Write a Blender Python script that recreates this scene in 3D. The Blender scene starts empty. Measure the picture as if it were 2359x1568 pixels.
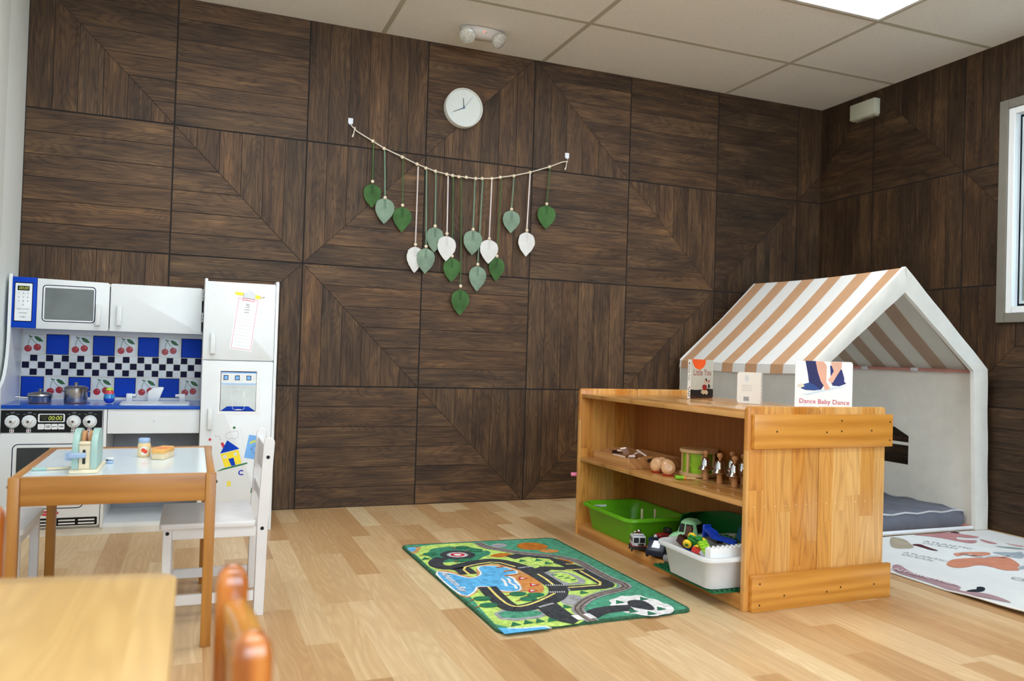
import bpy, bmesh, math, random
from mathutils import Vector, Matrix, Euler
random.seed(7)
PI = math.pi
SC = bpy.context.scene
COL = SC.collection

# ------------------------------------------------------------ camera, world, light, exposure
cam_data = bpy.data.cameras.new('camera')
cam_data.sensor_width = 36.0
cam_data.lens = 28.387
cam_data.clip_start = 0.02
cam = bpy.data.objects.new('camera', cam_data); COL.objects.link(cam)
def cam_basis(a, b, c):
    ca, sa, cb, sb, cc, sn = math.cos(a), math.sin(a), math.cos(b), math.sin(b), math.cos(c), math.sin(c)
    f = Vector((sa*cb, ca*cb, sb)); r = Vector((ca, -sa, 0)); u = r.cross(f)
    return cc*r + sn*u, -sn*r + cc*u, f
R_, U_, F_ = cam_basis(0.3751, 0.0168, 0.0308)
cam.matrix_world = Matrix(((R_.x, U_.x, -F_.x, 0.7305), (R_.y, U_.y, -F_.y, -4.1138),
                           (R_.z, U_.z, -F_.z, 0.8004), (0, 0, 0, 1)))
cam_data.dof.use_dof = True
cam_data.dof.focus_distance = 3.3
cam_data.dof.aperture_fstop = 3.5
SC.camera = cam
SC.view_settings.view_transform = 'Standard'
SC.view_settings.look = 'None'
SC.view_settings.gamma = 1.0
SC.view_settings.use_curve_mapping = False
SC.view_settings.exposure = 0.50
SC.cycles.use_denoising = True
SC.cycles.max_bounces = 8
SC.cycles.diffuse_bounces = 5
SC.cycles.caustics_reflective = False
SC.cycles.caustics_refractive = False
SC.cycles.sample_clamp_indirect = 4.0
LAMP = 8.5                      # strength of the ceiling lights' diffusers
w = bpy.data.worlds.new('daylight'); SC.world = w; w.use_nodes = True
bg = w.node_tree.nodes['Background']
bg.inputs[0].default_value = (0.70, 0.86, 1.0, 1); bg.inputs[1].default_value = 6.5

# ------------------------------------------------------------ materials
def lin(c): 
    c = c/255.0
    return c/12.92 if c <= 0.04045 else ((c+0.055)/1.055)**2.4
def rgb(t): return (lin(t[0]), lin(t[1]), lin(t[2]), 1)
def newmat(name):
    m = bpy.data.materials.new(name); m.use_nodes = True
    nt = m.node_tree; b = nt.nodes['Principled BSDF']
    return m, nt, b
def nd(nt, t, **k):
    n = nt.nodes.new(t)
    for a, v in k.items():
        if a == 'op': n.operation = v
        else: setattr(n, a, v)
    return n
def link(nt, a, b): nt.links.new(a, b)
def sock(nt, s, v):
    if isinstance(v, bpy.types.NodeSocket): nt.links.new(v, s)
    else: s.default_value = v
def math_(nt, op, a, b=0.0, c=None):
    n = nd(nt, 'ShaderNodeMath', op=op)
    sock(nt, n.inputs[0], a); sock(nt, n.inputs[1], b)
    if c is not None: sock(nt, n.inputs[2], c)
    return n.outputs[0]
def comb(nt, x, y, z=0.0):
    n = nd(nt, 'ShaderNodeCombineXYZ')
    for s, v in zip(n.inputs, (x, y, z)): sock(nt, s, v)
    return n.outputs[0]
def noise(nt, vec, scale, detail=3, rough=0.5, dist=0.0):
    n = nd(nt, 'ShaderNodeTexNoise'); sock(nt, n.inputs['Vector'], vec)
    n.inputs['Scale'].default_value = scale; n.inputs['Detail'].default_value = detail
    n.inputs['Roughness'].default_value = rough; n.inputs['Distortion'].default_value = dist
    return n.outputs[0]
def ramp(nt, fac, stops):
    n = nd(nt, 'ShaderNodeValToRGB'); el = n.color_ramp.elements
    while len(el) < len(stops): el.new(0.5)
    for e, (p, c) in zip(el, stops): e.position = p; e.color = rgb(c)
    sock(nt, n.inputs[0], fac); return n.outputs[0]
def mix(nt, fac, a, b, mode='MIX'):
    n = nd(nt, 'ShaderNodeMix', data_type='RGBA', blend_type=mode)
    sock(nt, n.inputs[0], fac)
    sock(nt, n.inputs[6], a); sock(nt, n.inputs[7], b)
    return n.outputs[2]
def bump(nt, b, h, strength=0.2, dist=0.002):
    n = nd(nt, 'ShaderNodeBump'); n.inputs['Strength'].default_value = strength
    n.inputs['Distance'].default_value = dist
    sock(nt, n.inputs['Height'], h); link(nt, n.outputs[0], b.inputs['Normal'])
def objxyz(nt, kind='Object'):
    t = nd(nt, 'ShaderNodeTexCoord'); s = nd(nt, 'ShaderNodeSeparateXYZ')
    link(nt, t.outputs[kind], s.inputs[0]); return t.outputs[kind], s.outputs
CACHE = {}
def M(name, c, rough=0.5, metal=0.0, spec=0.5, var=0.06, scale=9.0, bmp=0.0, bscale=200.0, coat=0.0, trans=0.0, alpha=1.0, emit=0.0):
    if name in CACHE: return CACHE[name]
    m, nt, b = newmat(name)
    co, _ = objxyz(nt)
    n = noise(nt, co, scale, 4)
    lo = tuple(max(0, v*(1-var)) for v in c); hi = tuple(min(255, v*(1+var)) for v in c)
    link(nt, ramp(nt, n, [(0.3, lo), (0.7, hi)]), b.inputs['Base Color'])
    b.inputs['Roughness'].default_value = rough; b.inputs['Metallic'].default_value = metal
    b.inputs['Specular IOR Level'].default_value = spec
    b.inputs['Coat Weight'].default_value = coat; b.inputs['Coat Roughness'].default_value = 0.12
    b.inputs['Transmission Weight'].default_value = trans
    if emit: 
        b.inputs['Emission Color'].default_value = rgb(c); b.inputs['Emission Strength'].default_value = emit
    if bmp: bump(nt, b, noise(nt, co, bscale, 3), bmp, 0.002)
    CACHE[name] = m; return m
def fabric(name, c, transl=0.25, var=0.05, bmp=0.15, bscale=60):
    if name in CACHE: return CACHE[name]
    m, nt, b = newmat(name)
    co, _ = objxyz(nt)
    col = ramp(nt, noise(nt, co, 14, 4), [(0.3, tuple(v*(1-var) for v in c)), (0.7, c)])
    fabric_finish(nt, b, col, co, transl, bmp, bscale)
    CACHE[name] = m; return m
def fabric_finish(nt, b, col, co, transl, bmp, bscale):
    link(nt, col, b.inputs['Base Color']); b.inputs['Roughness'].default_value = 0.9
    b.inputs['Specular IOR Level'].default_value = 0.15
    if bmp: bump(nt, b, noise(nt, co, bscale, 4), bmp, 0.004)
    if transl:
        t = nd(nt, 'ShaderNodeBsdfTranslucent'); link(nt, col, t.inputs[0])
        mx = nd(nt, 'ShaderNodeMixShader'); mx.inputs[0].default_value = transl
        link(nt, b.outputs[0], mx.inputs[1]); link(nt, t.outputs[0], mx.inputs[2])
        link(nt, mx.outputs[0], nt.nodes['Material Output'].inputs[0])
def axes(nt, along):
    _, s = objxyz(nt)
    i = 'XYZ'.index(along); o = [k for k in range(3) if k != i]
    return s[i], s[o[0]], s[o[1]]
def wood(name, dark, mid, light, along='X', fine=90.0, rough=0.4, coat=0.0, ring=1.0):
    """plain board: streaks along one axis plus broad growth figure"""
    if name in CACHE: return CACHE[name]
    m, nt, b = newmat(name)
    u, v, q = axes(nt, along)
    vec = comb(nt, math_(nt, 'MULTIPLY', u, 0.07), v, q)
    n1 = noise(nt, vec, fine, 5, 0.6)
    n2 = noise(nt, vec, fine*0.16, 3, 0.5, 1.2)
    wv = nd(nt, 'ShaderNodeTexWave', wave_type='BANDS', bands_direction='Y')
    link(nt, comb(nt, math_(nt, 'MULTIPLY', u, 0.12), math_(nt, 'ADD', v, q), 0.0), wv.inputs[0])
    wv.inputs['Scale'].default_value = 9.0; wv.inputs['Distortion'].default_value = 7.0; wv.inputs['Detail'].default_value = 2
    wv.inputs['Detail Scale'].default_value = 0.7
    f = math_(nt, 'ADD', math_(nt, 'MULTIPLY', n1, 0.4), math_(nt, 'MULTIPLY', n2, 0.4))
    f = math_(nt, 'ADD', f, math_(nt, 'MULTIPLY', wv.outputs[1], 0.2*ring))
    link(nt, ramp(nt, f, [(0.3, dark), (0.5, mid), (0.72, light)]), b.inputs['Base Color'])
    b.inputs['Roughness'].default_value = rough
    b.inputs['Coat Weight'].default_value = coat; b.inputs['Coat Roughness'].default_value = 0.15
    CACHE[name] = m; return m
def staves(name, tones, along, across, width, length, rough=0.35, coat=0.0, grain=0.5, seam=0.0012, seamdark=0.75, fine=70.0, knots=False):
    """edge-glued or strip boards: each strip has a tone and a figure of its own"""
    if name in CACHE: return CACHE[name]
    m, nt, b = newmat(name)
    _, s = objxyz(nt)
    u, v = s['XYZ'.index(along)], s['XYZ'.index(across)]
    vs = math_(nt, 'DIVIDE', v, width); row = math_(nt, 'FLOOR', vs)
    wn = nd(nt, 'ShaderNodeTexWhiteNoise', noise_dimensions='1D'); sock(nt, wn.inputs['W'], row)
    us = math_(nt, 'ADD', math_(nt, 'DIVIDE', u, length), math_(nt, 'MULTIPLY', wn.outputs[0], 9.37))
    cell = math_(nt, 'FLOOR', us)
    w2 = nd(nt, 'ShaderNodeTexWhiteNoise', noise_dimensions='2D'); sock(nt, w2.inputs['Vector'], comb(nt, row, cell))
    rnd = w2.outputs[0]
    off = math_(nt, 'MULTIPLY', rnd, 31.0)
    vec = comb(nt, math_(nt, 'ADD', math_(nt, 'MULTIPLY', u, 0.06), off), v, off)
    n1 = noise(nt, vec, fine, 5, 0.6)
    vec2 = comb(nt, math_(nt, 'ADD', math_(nt, 'MULTIPLY', u, 0.11), off), v, off)
    wv = nd(nt, 'ShaderNodeTexWave', wave_type='BANDS', bands_direction='Y'); link(nt, vec2, wv.inputs[0])
    wv.inputs['Scale'].default_value = 13.0; wv.inputs['Distortion'].default_value = 5.0
    wv.inputs['Detail'].default_value = 2.0; wv.inputs['Detail Scale'].default_value = 0.5
    n2 = noise(nt, vec2, 11.0, 2, 0.4)
    ringl = math_(nt, 'POWER', math_(nt, 'ABSOLUTE', math_(nt, 'SINE', math_(nt, 'MULTIPLY', n2, 46.0))), 0.5)
    base = ramp(nt, rnd, [(i/(len(tones)-1), t) for i, t in enumerate(tones)])
    g = math_(nt, 'ADD', math_(nt, 'MULTIPLY', n1, 0.50), math_(nt, 'MULTIPLY', wv.outputs[1], 0.06))
    g = math_(nt, 'ADD', g, math_(nt, 'MULTIPLY', ringl, 0.30))
    gcol = ramp(nt, g, [(0.3, (255*(1-0.62*grain), 255*(1-0.8*grain), 255*(1-0.95*grain))), (0.52, (235, 228, 218)), (0.75, (255, 255, 255))])
    col = mix(nt, 1.0, base, gcol, 'MULTIPLY')
    e1 = math_(nt, 'LESS_THAN', math_(nt, 'FRACT', vs), seam/width)
    e2 = math_(nt, 'LESS_THAN', math_(nt, 'FRACT', us), seam/length)
    e = math_(nt, 'MULTIPLY', math_(nt, 'MAXIMUM', e1, e2), 1-seamdark)
    col = mix(nt, e, col, rgb((60, 35, 15)))
    link(nt, col, b.inputs['Base Color'])
    b.inputs['Roughness'].default_value = rough
    b.inputs['Coat Weight'].default_value = coat; b.inputs['Coat Roughness'].default_value = 0.2
    CACHE[name] = m; return m
def glass_mat(name, c=(255, 255, 255), a=0.12, rough=0.05):
    if name in CACHE: return CACHE[name]
    m, nt, b = newmat(name)
    tr = nd(nt, 'ShaderNodeBsdfTransparent'); tr.inputs[0].default_value = rgb(c)
    gl = nd(nt, 'ShaderNodeBsdfGlossy'); gl.inputs['Roughness'].default_value = rough
    mx = nd(nt, 'ShaderNodeMixShader'); mx.inputs[0].default_value = a
    link(nt, tr.outputs[0], mx.inputs[1]); link(nt, gl.outputs[0], mx.inputs[2])
    link(nt, mx.outputs[0], nt.nodes['Material Output'].inputs[0])
    CACHE[name] = m; return m

# ------------------------------------------------------------ mesh helpers
def frame(o, u, v):
    u, v = Vector(u).normalized(), Vector(v).normalized(); n = u.cross(v); o = Vector(o)
    return Matrix(((u.x, v.x, n.x, o.x), (u.y, v.y, n.y, o.y), (u.z, v.z, n.z, o.z), (0, 0, 0, 1)))
def FRONT(y): return frame((0, y, 0), (1, 0, 0), (0, 0, 1))      # u = x, v = z, faces the room
FLOORF = frame((0, 0, 0), (1, 0, 0), (0, 1, 0))
def circle(cx, cy, r, n=24, ry=None, a0=0.0, a1=2*PI):
    ry = ry or r; full = abs(a1-a0-2*PI) < 1e-6
    k = n if full else n+1
    return [(cx+r*math.cos(a0+(a1-a0)*i/n), cy+ry*math.sin(a0+(a1-a0)*i/n)) for i in range(k)]
def rrect(x0, x1, y0, y1, r, n=5):
    p = []
    for cx, cy, a in ((x1-r, y1-r, 0), (x0+r, y1-r, PI/2), (x0+r, y0+r, PI), (x1-r, y0+r, 1.5*PI)):
        p += [(cx+r*math.cos(a+PI/2*i/n), cy+r*math.sin(a+PI/2*i/n)) for i in range(n+1)]
    return p
def ribbon(pts, wd, closed=False):
    """outline pairs of a polyline of a given width"""
    P = [Vector(p) for p in pts]; n = len(P); L, Rr = [], []
    for i in range(n):
        a = P[(i-1) % n] if (i > 0 or closed) else P[i]
        b = P[(i+1) % n] if (i < n-1 or closed) else P[i]
        d1 = (P[i]-a); d2 = (b-P[i])
        d1 = d1.normalized() if d1.length > 1e-9 else d2.normalized()
        d2 = d2.normalized() if d2.length > 1e-9 else d1
        t = (d1+d2)
        t = t.normalized() if t.length > 1e-6 else d1
        nn = Vector((-t.y, t.x)); k = min(1.6, 1.0/max(0.3, nn.dot(Vector((-d1.y, d1.x)))))
        L.append(P[i]+nn*wd/2*k); Rr.append(P[i]-nn*wd/2*k)
    return L, Rr
def smoothline(pts, it=2, closed=False):
    P = [Vector(p) for p in pts]
    for _ in range(it):
        q = [] if closed else [P[0]]
        m = len(P) if closed else len(P)-1
        for i in range(m):
            a, b = P[i], P[(i+1) % len(P)]
            q += [a*0.75+b*0.25, a*0.25+b*0.75]
        if not closed: q.append(P[-1])
        P = q
    return P
_fonts = {}
class MB:
    def __init__(s): s.bm = bmesh.new(); s.mats = []
    def mi(s, m):
        if m not in s.mats: s.mats.append(m)
        return s.mats.index(m)
    def face(s, vs, m, T=None):
        vs = [Vector(v) for v in vs]
        if T is not None: vs = [T @ v for v in vs]
        try: f = s.bm.faces.new([s.bm.verts.new(v) for v in vs])
        except ValueError: return None
        f.material_index = s.mi(m); return f
    def poly(s, pts, h, m, T=FLOORF):
        """flat polygon in a frame; its front looks along the frame's normal"""
        a = sum(p[0]*q[1]-q[0]*p[1] for p, q in zip(pts, list(pts[1:])+[pts[0]]))
        if a < 0: pts = list(pts)[::-1]
        f = s.face([(p[0], p[1], h) for p in pts], m, T)
        if f is not None and len(pts) > 4:
            i = f.material_index
            f.normal_update()
            r = bmesh.ops.triangulate(s.bm, faces=[f])
            for g in r['faces']: g.material_index = i
    def stroke(s, pts, wd, h, m, T=FLOORF, closed=False):
        L, R = ribbon(pts, wd, closed); n = len(L)
        for i in range(n if closed else n-1):
            j = (i+1) % n
            s.face([(R[i].x, R[i].y, h), (R[j].x, R[j].y, h), (L[j].x, L[j].y, h), (L[i].x, L[i].y, h)], m, T)
    def prism(s, pts, h0, h1, m, T=FLOORF, bev=0.0, seg=2, topm=None):
        a = sum(p[0]*q[1]-q[0]*p[1] for p, q in zip(pts, list(pts[1:])+[pts[0]]))
        if a < 0: pts = list(pts)[::-1]
        n = len(pts); lo = [s.bm.verts.new(T @ Vector((p[0], p[1], h0))) for p in pts]
        hi = [s.bm.verts.new(T @ Vector((p[0], p[1], h1))) for p in pts]
        i = s.mi(m); fs = []
        fs.append(s.bm.faces.new(lo[::-1])); top = s.bm.faces.new(hi); fs.append(top)
        for k in range(n): fs.append(s.bm.faces.new((lo[k], lo[(k+1) % n], hi[(k+1) % n], hi[k])))
        for f in fs: f.material_index = i
        if topm is not None: top.material_index = s.mi(topm)
        if bev > 0:
            es = [e for e in set(list(fs[0].edges)+list(fs[1].edges))]
            if n <= 8: es = list({e for f in fs for e in f.edges})
            r = bmesh.ops.bevel(s.bm, geom=es, offset=bev, segments=seg, profile=0.5, affect='EDGES', clamp_overlap=True)
            for f in r['faces']:
                if topm is None: f.material_index = i
    def box(s, x0, x1, y0, y1, z0, z1, m, bev=0.0, seg=2, T=None):
        s.prism([(x0, y0), (x1, y0), (x1, y1), (x0, y1)], z0, z1, m, T or FLOORF, bev, seg)
    def cyl(s, p0, p1, r0, m, r1=None, n=20, bev=0.0):
        p0, p1 = Vector(p0), Vector(p1); r1 = r0 if r1 is None else r1
        d = (p1-p0).normalized(); a = d.orthogonal().normalized(); b = d.cross(a); i = s.mi(m)
        A = [s.bm.verts.new(p0+r0*(a*math.cos(2*PI*k/n)+b*math.sin(2*PI*k/n))) for k in range(n)]
        B = [s.bm.verts.new(p1+r1*(a*math.cos(2*PI*k/n)+b*math.sin(2*PI*k/n))) for k in range(n)]
        fs = [s.bm.faces.new(A[::-1]), s.bm.faces.new(B)]
        for k in range(n): fs.append(s.bm.faces.new((A[k], A[(k+1) % n], B[(k+1) % n], B[k])))
        for f in fs: f.material_index = i
        if bev:
            es = list(set(list(fs[0].edges)+list(fs[1].edges)))
            r = bmesh.ops.bevel(s.bm, geom=es, offset=bev, segments=2, profile=0.5, affect='EDGES')
            for f in r['faces']: f.material_index = i
    def tube(s, pts, r, m, n=8, closed=False):
        P = [Vector(p) for p in pts]; rings = []; i = s.mi(m); k = len(P); a = None
        for j in range(k):
            d = (P[(j+1) % k] if (closed or j < k-1) else P[j]) - (P[j-1] if (closed or j > 0) else P[j])
            d = d.normalized()
            a = d.orthogonal().normalized() if a is None else (a-d*a.dot(d)).normalized()
            b = d.cross(a); rr = r[j] if isinstance(r, (list, tuple)) else r
            rings.append([s.bm.verts.new(P[j]+rr*(a*math.cos(2*PI*q/n)+b*math.sin(2*PI*q/n))) for q in range(n)])
        for j in range(k if closed else k-1):
            A, B = rings[j], rings[(j+1) % k]
            for q in range(n):
                s.bm.faces.new((A[q], A[(q+1) % n], B[(q+1) % n], B[q])).material_index = i
        if not closed:
            s.bm.faces.new(rings[0][::-1]).material_index = i; s.bm.faces.new(rings[-1]).material_index = i
    def lathe(s, prof, c, m, n=28, T=None):
        """profile of (radius, height) turned about the vertical through c; materials may vary per segment"""
        c = Vector(c); rings = []
        for r, z in prof:
            if r < 1e-6: rings.append([s.bm.verts.new((0, 0, z))])
            else: rings.append([s.bm.verts.new((r*math.cos(2*PI*k/n), r*math.sin(2*PI*k/n), z)) for k in range(n)])
        for j in range(len(rings)-1):
            A, B = rings[j], rings[j+1]; i = s.mi(m[j] if isinstance(m, list) else m)
            for k in range(n):
                q = (k+1) % n
                if len(A) == 1 and len(B) == 1: break
                if len(A) == 1: f = (A[0], B[q], B[k])
                elif len(B) == 1: f = (A[k], A[q], B[0])
                else: f = (A[k], A[q], B[q], B[k])
                s.bm.faces.new(f).material_index = i
        for R in rings:
            for v in R: v.co = (T @ v.co if T is not None else v.co) + c
    def sph(s, c, r, m, n=16):
        rr = r if isinstance(r, (tuple, list)) else (r, r, r)
        pr = [(max(0.0, math.sin(PI*k/(n//2))), -math.cos(PI*k/(n//2))) for k in range(n//2+1)]
        pr[0] = (0, -1); pr[-1] = (0, 1)
        s.lathe(pr, c, m, n, Matrix.Diagonal((rr[0], rr[1], rr[2])))
    def grid(s, fn, nu, nv, m, closed_u=False):
        """surface from fn(a, b) -> point, a and b in 0..1"""
        i = s.mi(m) if not callable(m) else None
        V = [[s.bm.verts.new(fn(a/nu, b/nv)) for b in range(nv+1)] for a in range(nu+1)]
        for a in range(nu):
            for b in range(nv):
                f = s.bm.faces.new((V[a][b], V[a+1][b], V[a+1][b+1], V[a][b+1]))
                f.material_index = i if i is not None else s.mi(m((a+0.5)/nu, (b+0.5)/nv))
        return V
    def text(s, txt, size, x, y, h, m, T=FLOORF, align='CENTER', rot=0.0, sx=1.0, shear=0.0, bold=0.0, depth=0.0):
        cu = bpy.data.curves.new('lettering', 'FONT'); cu.body = txt; cu.size = size; cu.align_x = align; cu.align_y = 'CENTER'
        cu.shear = shear; cu.offset = bold; cu.resolution_u = 3; cu.extrude = depth
        ob = bpy.data.objects.new('lettering', cu); COL.objects.link(ob)
        me = ob.evaluated_get(bpy.context.evaluated_depsgraph_get()).to_mesh()
        L = T @ Matrix.Translation((x, y, h)) @ Matrix.Rotation(rot, 4, 'Z') @ Matrix.Diagonal((sx, 1, 1, 1))
        i = s.mi(m); vs = [s.bm.verts.new(L @ v.co) for v in me.vertices]
        for p in me.polygons:
            try: s.bm.faces.new([vs[k] for k in p.vertices]).material_index = i
            except ValueError: pass
        ob.to_mesh_clear(); bpy.data.objects.remove(ob); bpy.data.curves.remove(cu)
    def build(s, name, parent=None, loc=None, smooth=40, solid=0.0, kind=None, label=None):
        """link as one mesh object; geometry was written in world coordinates (or in the parent's, for a prototype at 0,0,0)"""
        o0 = Vector(loc) if loc is not None else (worldloc(parent) if parent is not None else Vector((0, 0, 0)))
        if o0.length: bmesh.ops.translate(s.bm, verts=s.bm.verts, vec=-o0)
        me = bpy.data.meshes.new(name); s.bm.normal_update(); s.bm.to_mesh(me); s.bm.free()
        for m in s.mats: me.materials.append(m)
        if smooth:
            for p in me.polygons: p.use_smooth = True
            me.set_sharp_from_angle(angle=math.radians(smooth))
        o = bpy.data.objects.new(name, me); COL.objects.link(o)
        if parent is not None:
            o.parent = parent
            if loc is not None: o.location = Vector(loc)-worldloc(parent)
        else: o.location = o0
        if solid:
            md = o.modifiers.new('thickness', 'SOLIDIFY'); md.thickness = solid; md.offset = 0
        if kind: o['kind'] = kind
        if label: o['label'] = label
        return o
def worldloc(o):
    v = Vector((0, 0, 0))
    while o is not None: v += o.location; o = o.parent
    return v
def tag(o, label, cat, group=None):
    o['label'] = label; o['category'] = cat
    if group: o['group'] = group
    return o
def thing(name, label, cat, loc=(0, 0, 0), rz=0.0, group=None):
    o = bpy.data.objects.new(name, None); COL.objects.link(o); o.empty_display_size = 0.05
    o.location = loc; o.rotation_euler = (0, 0, rz); return tag(o, label, cat, group)
def dup(o, loc=None, rot=None, label=None, parent=None):
    c = o.copy(); COL.objects.link(c)
    if parent is not None: c.parent = parent
    if loc is not None: c.location = loc
    if rot is not None: c.rotation_euler = rot
    if label: c['label'] = label
    for ch in list(o.children): dup(ch, parent=c)
    return c

# common materials
WHITE = M('white_paint', (224, 228, 230), 0.35, var=0.012)
WHITE2 = M('white_lacquer', (218, 221, 222), 0.3, var=0.015)
NAVY = M('navy_print', (4, 6, 48), 0.5, spec=0.15, var=0.02)
BLUE = M('blue_print', (2, 62, 182), 0.5, spec=0.15, var=0.05)
BLACK = M('black_print', (12, 12, 16), 0.4, spec=0.25, var=0.05)
GREYP = M('grey_print', (104, 110, 110), 0.3, var=0.08)
INK = M('dark_ink', (60, 60, 66), 0.6)
PALE = M('pale_ink', (170, 172, 176), 0.6)
REDP = M('red_print', (200, 32, 48), 0.4)
YELLOWP = M('yellow_print', (242, 218, 40), 0.4)
GREENP = M('green_print', (16, 108, 48), 0.4)
PINKP = M('pink_print', (226, 120, 150), 0.5)
CHROME = M('steel', (200, 200, 202), 0.18, metal=1.0, var=0.03)
CREAM = M('cream_wood', (224, 206, 172), 0.5, var=0.05, scale=20)

# ------------------------------------------------------------ the room
W, H = 4.4548, 2.4345
DEPTH = -6.4
UNIT = 0.61
# floor
fm = staves('maple_strips', [(194, 154, 108), (210, 174, 128), (222, 190, 146), (232, 206, 166), (206, 168, 122), (200, 160, 114), (236, 214, 174)], 'Y', 'X', 0.0865, 0.62, rough=0.42, coat=0.15, grain=0.17, seam=0.0012, seamdark=0.82, fine=60)
b = MB(); b.box(-0.1, W+0.1, DEPTH-0.1, 0.1, -0.06, 0.0, fm); b.build('floor', kind='structure')
# panelled wood on two walls: planks cut per cell, grooves between them
def wallwood():
    m, nt, bs = newmat('dark_panel_wood')
    uv = nd(nt, 'ShaderNodeUVMap', uv_map='grain'); s = nd(nt, 'ShaderNodeSeparateXYZ'); link(nt, uv.outputs[0], s.inputs[0])
    u, v = s.outputs[0], s.outputs[1]
    at = nd(nt, 'ShaderNodeAttribute', attribute_name='tone')
    n0 = noise(nt, comb(nt, math_(nt, 'MULTIPLY', u, 0.9), math_(nt, 'MULTIPLY', v, 5.0)), 3.0, 3, 0.55)
    wob = math_(nt, 'MULTIPLY', math_(nt, 'SUBTRACT', n0, 0.5), 0.02)
    v2 = math_(nt, 'ADD', v, wob)
    n1 = noise(nt, comb(nt, math_(nt, 'MULTIPLY', u, 0.016), v2), 320.0, 6, 0.72)
    n2 = noise(nt, comb(nt, math_(nt, 'MULTIPLY', u, 0.06), v2), 48.0, 4, 0.6)
    n3 = noise(nt, comb(nt, math_(nt, 'MULTIPLY', u, 0.35), v2), 7.0, 3, 0.5)
    f = math_(nt, 'ADD', math_(nt, 'MULTIPLY', n1, 0.60), math_(nt, 'MULTIPLY', n2, 0.24))
    f = math_(nt, 'ADD', f, math_(nt, 'MULTIPLY', n3, 0.22))
    n4 = noise(nt, comb(nt, math_(nt, 'MULTIPLY', u, 0.16), v2), 9.0, 2, 0.4)
    figure = math_(nt, 'POWER', math_(nt, 'ABSOLUTE', math_(nt, 'SINE', math_(nt, 'MULTIPLY', n4, 75.0))), 0.6)
    f = math_(nt, 'ADD', f, math_(nt, 'MULTIPLY', math_(nt, 'SUBTRACT', figure, 0.68), 0.07))
    n5 = noise(nt, comb(nt, math_(nt, 'MULTIPLY', u, 1.6), math_(nt, 'MULTIPLY', v, 6.0)), 2.2, 2, 0.5)
    f = math_(nt, 'ADD', f, math_(nt, 'MULTIPLY', math_(nt, 'SUBTRACT', n5, 0.5), 0.22))
    col = ramp(nt, f, [(0.34, (26, 19, 14)), (0.46, (62, 45, 32)), (0.57, (88, 65, 44)), (0.72, (138, 104, 68))])
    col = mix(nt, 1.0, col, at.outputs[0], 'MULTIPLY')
    link(nt, col, bs.inputs['Base Color']); bs.inputs['Roughness'].default_value = 0.55
    bs.inputs['Specular IOR Level'].default_value = 0.3
    bump(nt, bs, n1, 0.35, 0.0015)
    return m
WM = wallwood(); GROOVE = M('groove', (24, 17, 13), 0.8)
def clip(poly, a, b_, c):
    """keep a*x + b*y <= c"""
    out = []
    for i in range(len(poly)):
        p, q = poly[i], poly[(i+1) % len(poly)]
        dp, dq = a*p[0]+b_*p[1]-c, a*q[0]+b_*q[1]-c
        if dp <= 0: out.append(p)
        if dp*dq < 0:
            t = dp/(dp-dq); out.append((p[0]+t*(q[0]-p[0]), p[1]+t*(q[1]-p[1])))
    return out
def planks(x0, z0, kind):
    """planks of one cell: H, V, or a diagonal split 'B:ul,lr' (B = backslash or slash; names of upper and lower half)"""
    g, gc = 0.0012, 0.0036; s = UNIT; res = []
    def half(direction, cuts):
        for k in range(6):
            a, bb = k*s/6, (k+1)*s/6
            lo = gc if k == 0 else g; hi = gc if k == 5 else g
            if direction == 'H': p = [(gc, a+lo), (s-gc, a+lo), (s-gc, bb-hi), (gc, bb-hi)]
            else: p = [(a+lo, gc), (bb-hi, gc), (bb-hi, s-gc), (a+lo, s-gc)]
            for c in cuts:
                if p: p = clip(p, *c)
            if len(p) > 2: res.append((p, direction))
    r2 = math.sqrt(0.5); d = 0.0012
    if kind in 'HV': half(kind, [])
    else:
        sl, up, lo = kind[0], kind[1], kind[2]
        if sl == '/':
            half(up, [(r2, -r2, -d)]); half(lo, [(-r2, r2, -d)])
        else:
            half(up, [(-r2, -r2, -s*r2-d)]); half(lo, [(r2, r2, s*r2-d)])
    return [([(x0+p[0], z0+p[1]) for p in q], dr) for q, dr in res]
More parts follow.
